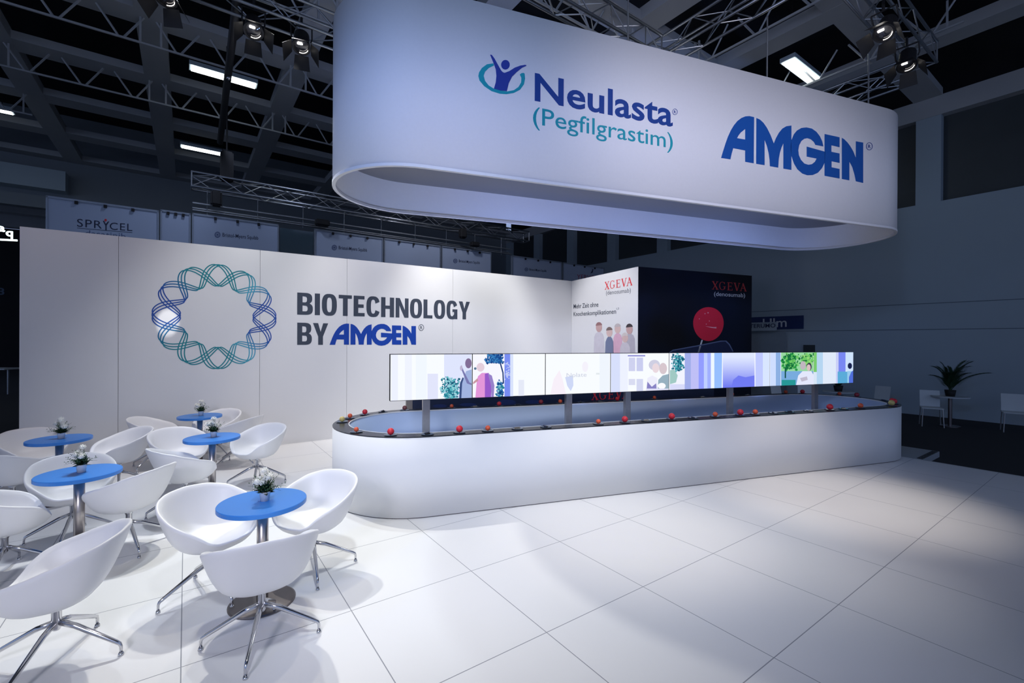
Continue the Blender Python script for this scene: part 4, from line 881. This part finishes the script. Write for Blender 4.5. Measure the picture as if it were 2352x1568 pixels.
M_mid = mat('lettering_slate', lin(90, 104, 140), .5, noise=.01)
U(text_on, panes[0], PN, 'lettering', 'SPR', M_dk, None, (177, 520), (234, 525), (177, 501), 0, spacing=1.12)
U(text_on, panes[0], PN, 'lettering', 'CEL', M_dk, None, (252, 527), (304, 530.5), (252, 509.5), 0, spacing=1.12)
U(shape_on, panes[0], PN, 'lettering', [[(236, 507), (239, 507), (243, 514), (248, 508.5), (251, 508.5), (245, 518), (245, 529), (242, 529), (242, 518)]], M_dk, None)
U(shape_on, panes[0], PN, 'red_dot', [ell(242.5, 505.5, 3, 3.2, 12)], M_red, None)
U(shape_on, panes[0], PN, 'rule_line', [[(177, 523), (304, 533.5), (304, 534.5), (177, 524)]], M_dk, None)
U(text_on, panes[0], PN, 'lettering', 'dasatinib', M_mid, None, (196, 541), (289, 549), (196, 527), 0)
for k, a, b, h in ((2, 511, 593, 9), (3, 778, 843, 8), (5, 1054, 1102, 6.5), (6, 1216, 1255, 5.5)):
    u0 = a; v0 = {2: 543, 3: 572, 5: 602, 6: 621}[k]; v1 = v0 + (b - a) * .09
    U(text_on, panes[k], PN, 'lettering', 'Bristol-Myers Squibb', M_dk, None, (a, v0), (b, v1), (a, v0 - h), .004)
    r = h * .75; cu, cv = a - r * 1.7, v0 - h * .45
    U(shape_on, panes[k], PN, 'round_emblem', [ell(cu, cv, r, r * 1.05), ell(cu, cv, r * .7, r * .75)], M_mid, None)
    for j in range(4): U(shape_on, panes[k], PN, 'round_emblem', [stroke((cu - r * .8 * cos(j * pi / 4), cv - r * .8 * sin(j * pi / 4)), (cu + r * .8 * cos(j * pi / 4), cv + r * .8 * sin(j * pi / 4)), r * .16)], M_mid, None)
U(text_on, panes[7], PN, 'lettering', 'YERVOY', mat('lettering_dusk_red', lin(150, 60, 80), .5, noise=.01), None, (1325, 641), (1375, 644), (1325, 629), 0)
U(shape_on, panes[7], PN, 'swoosh', [[(1356, 628), (1361, 619), (1358, 617), (1363, 618), (1361, 626)]], M_dk, None)
x0, x1 = pn(643, 540)[0], pn(720, 540)[0]
e = empty('neighbour_banner', W(BE, (x0 + x1) / 2), label='dark see-through glass panel between two pale panels behind the wall', cat='panel')
bm = bmesh.new(); prism(bm, rect(BE + .01, BE + .03, x0, x1), HZ + .01, 4.7); under(fin('pane', bm, mat('dark_glass', (.05, .08, .10), .05, noise=.02), None), e)
TZ = 5.53
eL2, eR2 = pn(440, 410)[0], pn(1215, 525)[0]
truss('neighbour_truss', W(BE + .15, eL2, TZ), W(BE + .15, eR2, TZ), .32, 'long grey truss above the pale panels with its square end at left', group=None, m=M_alu, step=.5)
bm = bmesh.new()
for dz, dy in ((4.86, 0), (4.95, .2), (5.02, .0)): tube(bm, [W(BE + dy + .1, eL2 + .02, dz), W(BE + dy + .1, pn(1180, 560)[0], dz)], .022, 6)
for k in range(9):
    b = eL2 + .3 + k * 1.02; tube(bm, [W(BE + .15, b, 4.8), W(BE + .15, b, 5.37)], .009, 5)
tag(fin('panel_top_rail', bm, M_alu), 'pair of thin grey rails along the top of the pale panels', 'rail')
def hoist(u, v0, v1, lab, w=.15):
    x = pn(u, (v0 + v1) / 2)[0]; zt, zb = pn(u, v0)[1], pn(u, v1)[1]; e = empty('chain_hoist', W(BE + .15, x, zb), label=lab, cat='hoist', group='black hoists and lamps on the stand behind')
    bm = bmesh.new(); box(bm, W(BE + .15, x, (zt + zb) / 2), w, w, (zt - zb) / 2, E2, E1); bmesh.ops.bevel(bm, geom=bm.edges[:], offset=.03, segments=2, affect='EDGES'); under(fin('motor_case', bm, M_black, None), e)
    bm = bmesh.new(); tube(bm, [W(BE + .15, x, zt), W(BE + .15, x, 8.8)], .02, 6); under(fin('chain', bm, M_black, None), e)
hoist(522, 345, 412, 'black chain hoist hanging over the left end of the long truss', .13)
def backlamp(u, v, w, h, lab):
    p = onp(u, v, W(BE - .12, 0), E1); bm = bmesh.new(); box(bm, p, w, .1, h, E2, E1); bmesh.ops.bevel(bm, geom=bm.edges[:], offset=min(w, h) * .35, segments=3, affect='EDGES')
    e = fin('black_lamp', bm, M_black); tag(e, lab, 'lamp', 'black hoists and lamps on the stand behind')
backlamp(497, 456, .11, .17, 'black lamp hanging below the long truss above the first emblem panel')
backlamp(740, 512, .17, .08, 'black lamp lying on top of the panel right of the glass gap')
backlamp(1063, 536, .11, .15, 'black lamp hanging below the right part of the long truss')
backlamp(1090, 561, .14, .07, 'black lamp lying on top of the panel left of the dark gap')

# ------------------------------------------------------------------ dim things by the right wall
def cafe_chair(p, face, label):
    t = empty('cafe_chair', p, math.atan2(face[1], face[0]), label=label, cat='chair', group='white cafe chairs by the right wall')
    m = mat('white_plastic_seat', (.55, .60, .62), .4, noise=.02)
    bm = bmesh.new(); box(bm, (0, 0, .45), .21, .21, .012); bmesh.ops.bevel(bm, geom=bm.edges[:], offset=.01, segments=2, affect='EDGES'); fin('seat', bm, m, t)
    bm = bmesh.new(); pts = [(-.205, .465), (-.225, .6), (-.25, .75), (-.27, .86)]
    for (x0, z0), (x1, z1) in zip(pts[:-1], pts[1:]):
        vs = [bm.verts.new(q) for q in ((x0, -.19, z0), (x0, .19, z0), (x1, .19, z1), (x1, -.19, z1), (x0 - .012, -.19, z0), (x0 - .012, .19, z0), (x1 - .012, .19, z1), (x1 - .012, -.19, z1))]
        for f in ((0, 1, 2, 3), (4, 5, 6, 7), (0, 1, 5, 4), (1, 2, 6, 5), (2, 3, 7, 6), (3, 0, 4, 7)): bm.faces.new([vs[i] for i in f])
    fin('backrest', bm, m, t)
    for a in (-1, 1):
        for b in (-1, 1):
            bm = bmesh.new(); tube(bm, [(a * .18, b * .18, .44), (a * .21, b * .2, 0)], .011, 6); fin('leg', bm, M_alu, t)
def hall_table(p, label):
    t = empty('pedestal_table', p, label=label, cat='table', group='pedestal tables by the right wall')
    bm = bmesh.new(); lathe(bm, [(0, .72), (.36, .72), (.36, .745), (0, .745)], 32); fin('table_top', bm, mat('pale_table_top', (.5, .55, .58), .4, noise=.02), t)
    bm = bmesh.new(); tube(bm, [(0, 0, .02), (0, 0, .72)], .04, 12); fin('column', bm, M_darkst, t)
    bm = bmesh.new(); lathe(bm, [(0, 0), (.2, 0), (.2, .02), (0, .02)], 24); fin('base_plate', bm, M_darkst, t)
P1 = at(2182, 979, HZ); P1 = V((P1.x, P1.y, HZ + .0005))
hall_table(P1, 'pedestal table carrying the large palm by the right wall')
cp = at(2139, 978, HZ); cafe_chair((cp.x, cp.y, HZ + .0005), (-.55, -.8), 'white cafe chair left of the palm table')
cp = at(2330, 992, HZ); cafe_chair((cp.x, cp.y, HZ + .0005), (-.5, -.6), 'white cafe chair cut by the right border of the picture')
def plane_pt(u, v, b): return onp(u, v, W(0, b), E2)
P2 = at(1925, 962, HZ); P2 = V((P2.x, P2.y, HZ + .0005)); hall_table(P2, 'pedestal table with a small plant, mostly hidden behind the screens')
for u, v, f, l in ((1690, 952, (.3, -.8), 'white cafe chair seen under the screens left of the fourth post'), (1800, 955, (.3, -.8), 'white cafe chair seen under the screens in the middle of the right half'), (1855, 958, (-.3, -.8), 'white cafe chair seen under the screens just left of the last post'), (2013, 960, (-.8, -.3), 'white cafe chair over the right counter end')):
    cp = at(u, v, HZ); cafe_chair((cp.x, cp.y, HZ + .0005), f, l)
def palm(p, h, n, seed, label, spread=1.0, lean=(0, 0)):
    rnd = random.Random(seed); t = empty('potted_palm', p, label=label, cat='plant', group='potted palms on the hall tables')
    bm = bmesh.new(); lathe(bm, [(0, 0), (.085, 0), (.11, .15), (.10, .15), (0, .13)], 24); fin('pot', bm, M_black, t, True)
    bm = bmesh.new()
    for k in range(4): tube(bm, [(0, 0, .12), (rnd.uniform(-.04, .04), rnd.uniform(-.04, .04), h * .35)], [.02, .012], 6)
    fin('stem', bm, M_green, t)
    for k in range(n):
        a = 2 * pi * k / n + rnd.uniform(-.3, .3); l = h * rnd.uniform(.65, 1.0); el = rnd.uniform(.75, 1.35); bm = bmesh.new()
        d = V((cos(a) * spread + lean[0], sin(a) * spread + lean[1], 0)); pts = []
        for i in range(13):
            q = i / 12; pts.append(V((0, 0, h * .12)) + d * (l * q * cos(el) * (.8 + .7 * q)) + UP * (l * (q * sin(el) - .22 * q * q * q)))
        tube(bm, pts, [.008 - .0005 * i for i in range(13)], 4)
        for i in range(2, 13):
            for j in (0, .33, .66):
                q = pts[i] * (1 - j) + pts[i - 1] * j; tg = (pts[i] - pts[i - 1]).normalized(); sd = tg.cross(UP).normalized()
                for g in (-1, 1):
                    w = l * .27 * (1 - .45 * i / 12); tip = q + (sd * g * .6 + tg * .9 - UP * .2).normalized() * w; o = tg * .018
                    bm.faces.new([bm.verts.new(x) for x in (q - o, (q + tip) / 2 + UP * .015 - o, tip, (q + tip) / 2 + o)])
        fin('frond', bm, M_green, t)
palm(P1 + UP * .7455, 1.0, 17, 3, 'tall dark palm standing on the pedestal table by the right wall', .62, (.25, .05))
palm(P2 + UP * .7455, .62, 9, 5, 'small dark palm whose tips show above the last screen', .5)
# blue sign with other boards beyond the black panel
PR = Plane(W(0, HW - .05), -E1, -E2)
def board(u0, v0, u1, v1, m, name, lab, cat, d=0.0, th=.04):
    pl = Plane(W(0, HW - .06 - d), -E1, -E2); a, b = pl.px(u0, v1), pl.px(u1, v0)
    e = empty(name, pl.p0 - E1 * ((a[0] + b[0]) / 2) + UP * a[1], label=lab, cat=cat)
    c = pl.p0 - E1 * ((a[0] + b[0]) / 2) + UP * ((a[1] + b[1]) / 2) + E2 * th / 2
    bm = bmesh.new(); box(bm, c, abs(b[0] - a[0]) / 2, th / 2, abs(b[1] - a[1]) / 2, -E1, E2); under(fin('board', bm, m, None), e); return e, pl
e, pl = board(1700, 724, 1845, 757, mat('deep_blue_board', (.01, .03, .13), .5, noise=.05), 'wall_sign', 'deep blue sign board on the hall wall right of the black panel', 'sign')
U(text_on, e, pl, 'lettering', 'Ulm', M_lgrey, None, (1752, 752), (1807, 750), (1752, 731), .01)
e, pl = board(1690, 739, 1783, 760, mat('grey_board', (.30, .36, .42), .5, noise=.05), 'wall_sign', 'grey sign board with dark capital letters overlapping the deep blue sign', 'sign', 1.2)
U(text_on, e, pl, 'lettering', 'TERUMO', M_dk, None, (1722, 753), (1781, 751.5), (1722, 744), .01)
e, pl = board(1700, 762, 1805, 930, mat('dim_booth_wall', (.20, .25, .30), .7, noise=.05), 'booth_wall_panel', 'dim grey booth panel below the sign boards beside the black panel', 'panel', .8)
e, pl = board(1845, 792, 1871, 826, M_hdark, 'wall_plaque', 'small dark framed plaque on the hall wall just above the screens', 'plaque')
# distant lit things left of the white wall
PF = Plane(W(22, 0), E2, -E1)
for s, u, v, lab in (('a', 3, 530, 'left of two small lit letters beyond the left end of the white wall'), ('q', 21, 541, 'right of two small lit letters beyond the left end of the white wall')):
    o = text_on(PF, 'lit_letter', s, emis((.75, 1, .97), 3), None, (u - 8, v), (u + 9, v + 2), (u - 8, v - 18), .03); tag(o, lab, 'letter', 'small lit letters far left')
bm = bmesh.new(); a, b = PF.px(-30, 548.5), PF.px(40, 552); tube(bm, [PF.p0 + E2 * a[0] + UP * a[1], PF.p0 + E2 * b[0] + UP * b[1]], .03, 6)
tag(fin('lit_tube', bm, emis((.8, 1, .98), 3)), 'thin lit tube under the small lit letters at far left', 'lamp')
o = text_on(PF, 'hall_number', '3', mat('dim_blue_number', (.05, .09, .16), .6, noise=.05), None, (-4, 676), (10, 677), (-4, 660), .02); tag(o, 'dim hall number 3 in the dark gap at far left', 'number')
dt = at(6, 905, HZ); e = empty('distant_table', (dt.x, dt.y, HZ + .0005), label='small pale table in the dark gap left of the white wall', cat='table')
bm = bmesh.new(); box(bm, (0, 0, .93), .5, .4, .02); fin('table_top', bm, mat('pale_table_top', (.5, .55, .58), .4), e)
for x in (.2, -.3): bm = bmesh.new(); tube(bm, [(x, 0, 0), (x, 0, .92)], .03, 8); fin('leg', bm, M_alu, e)
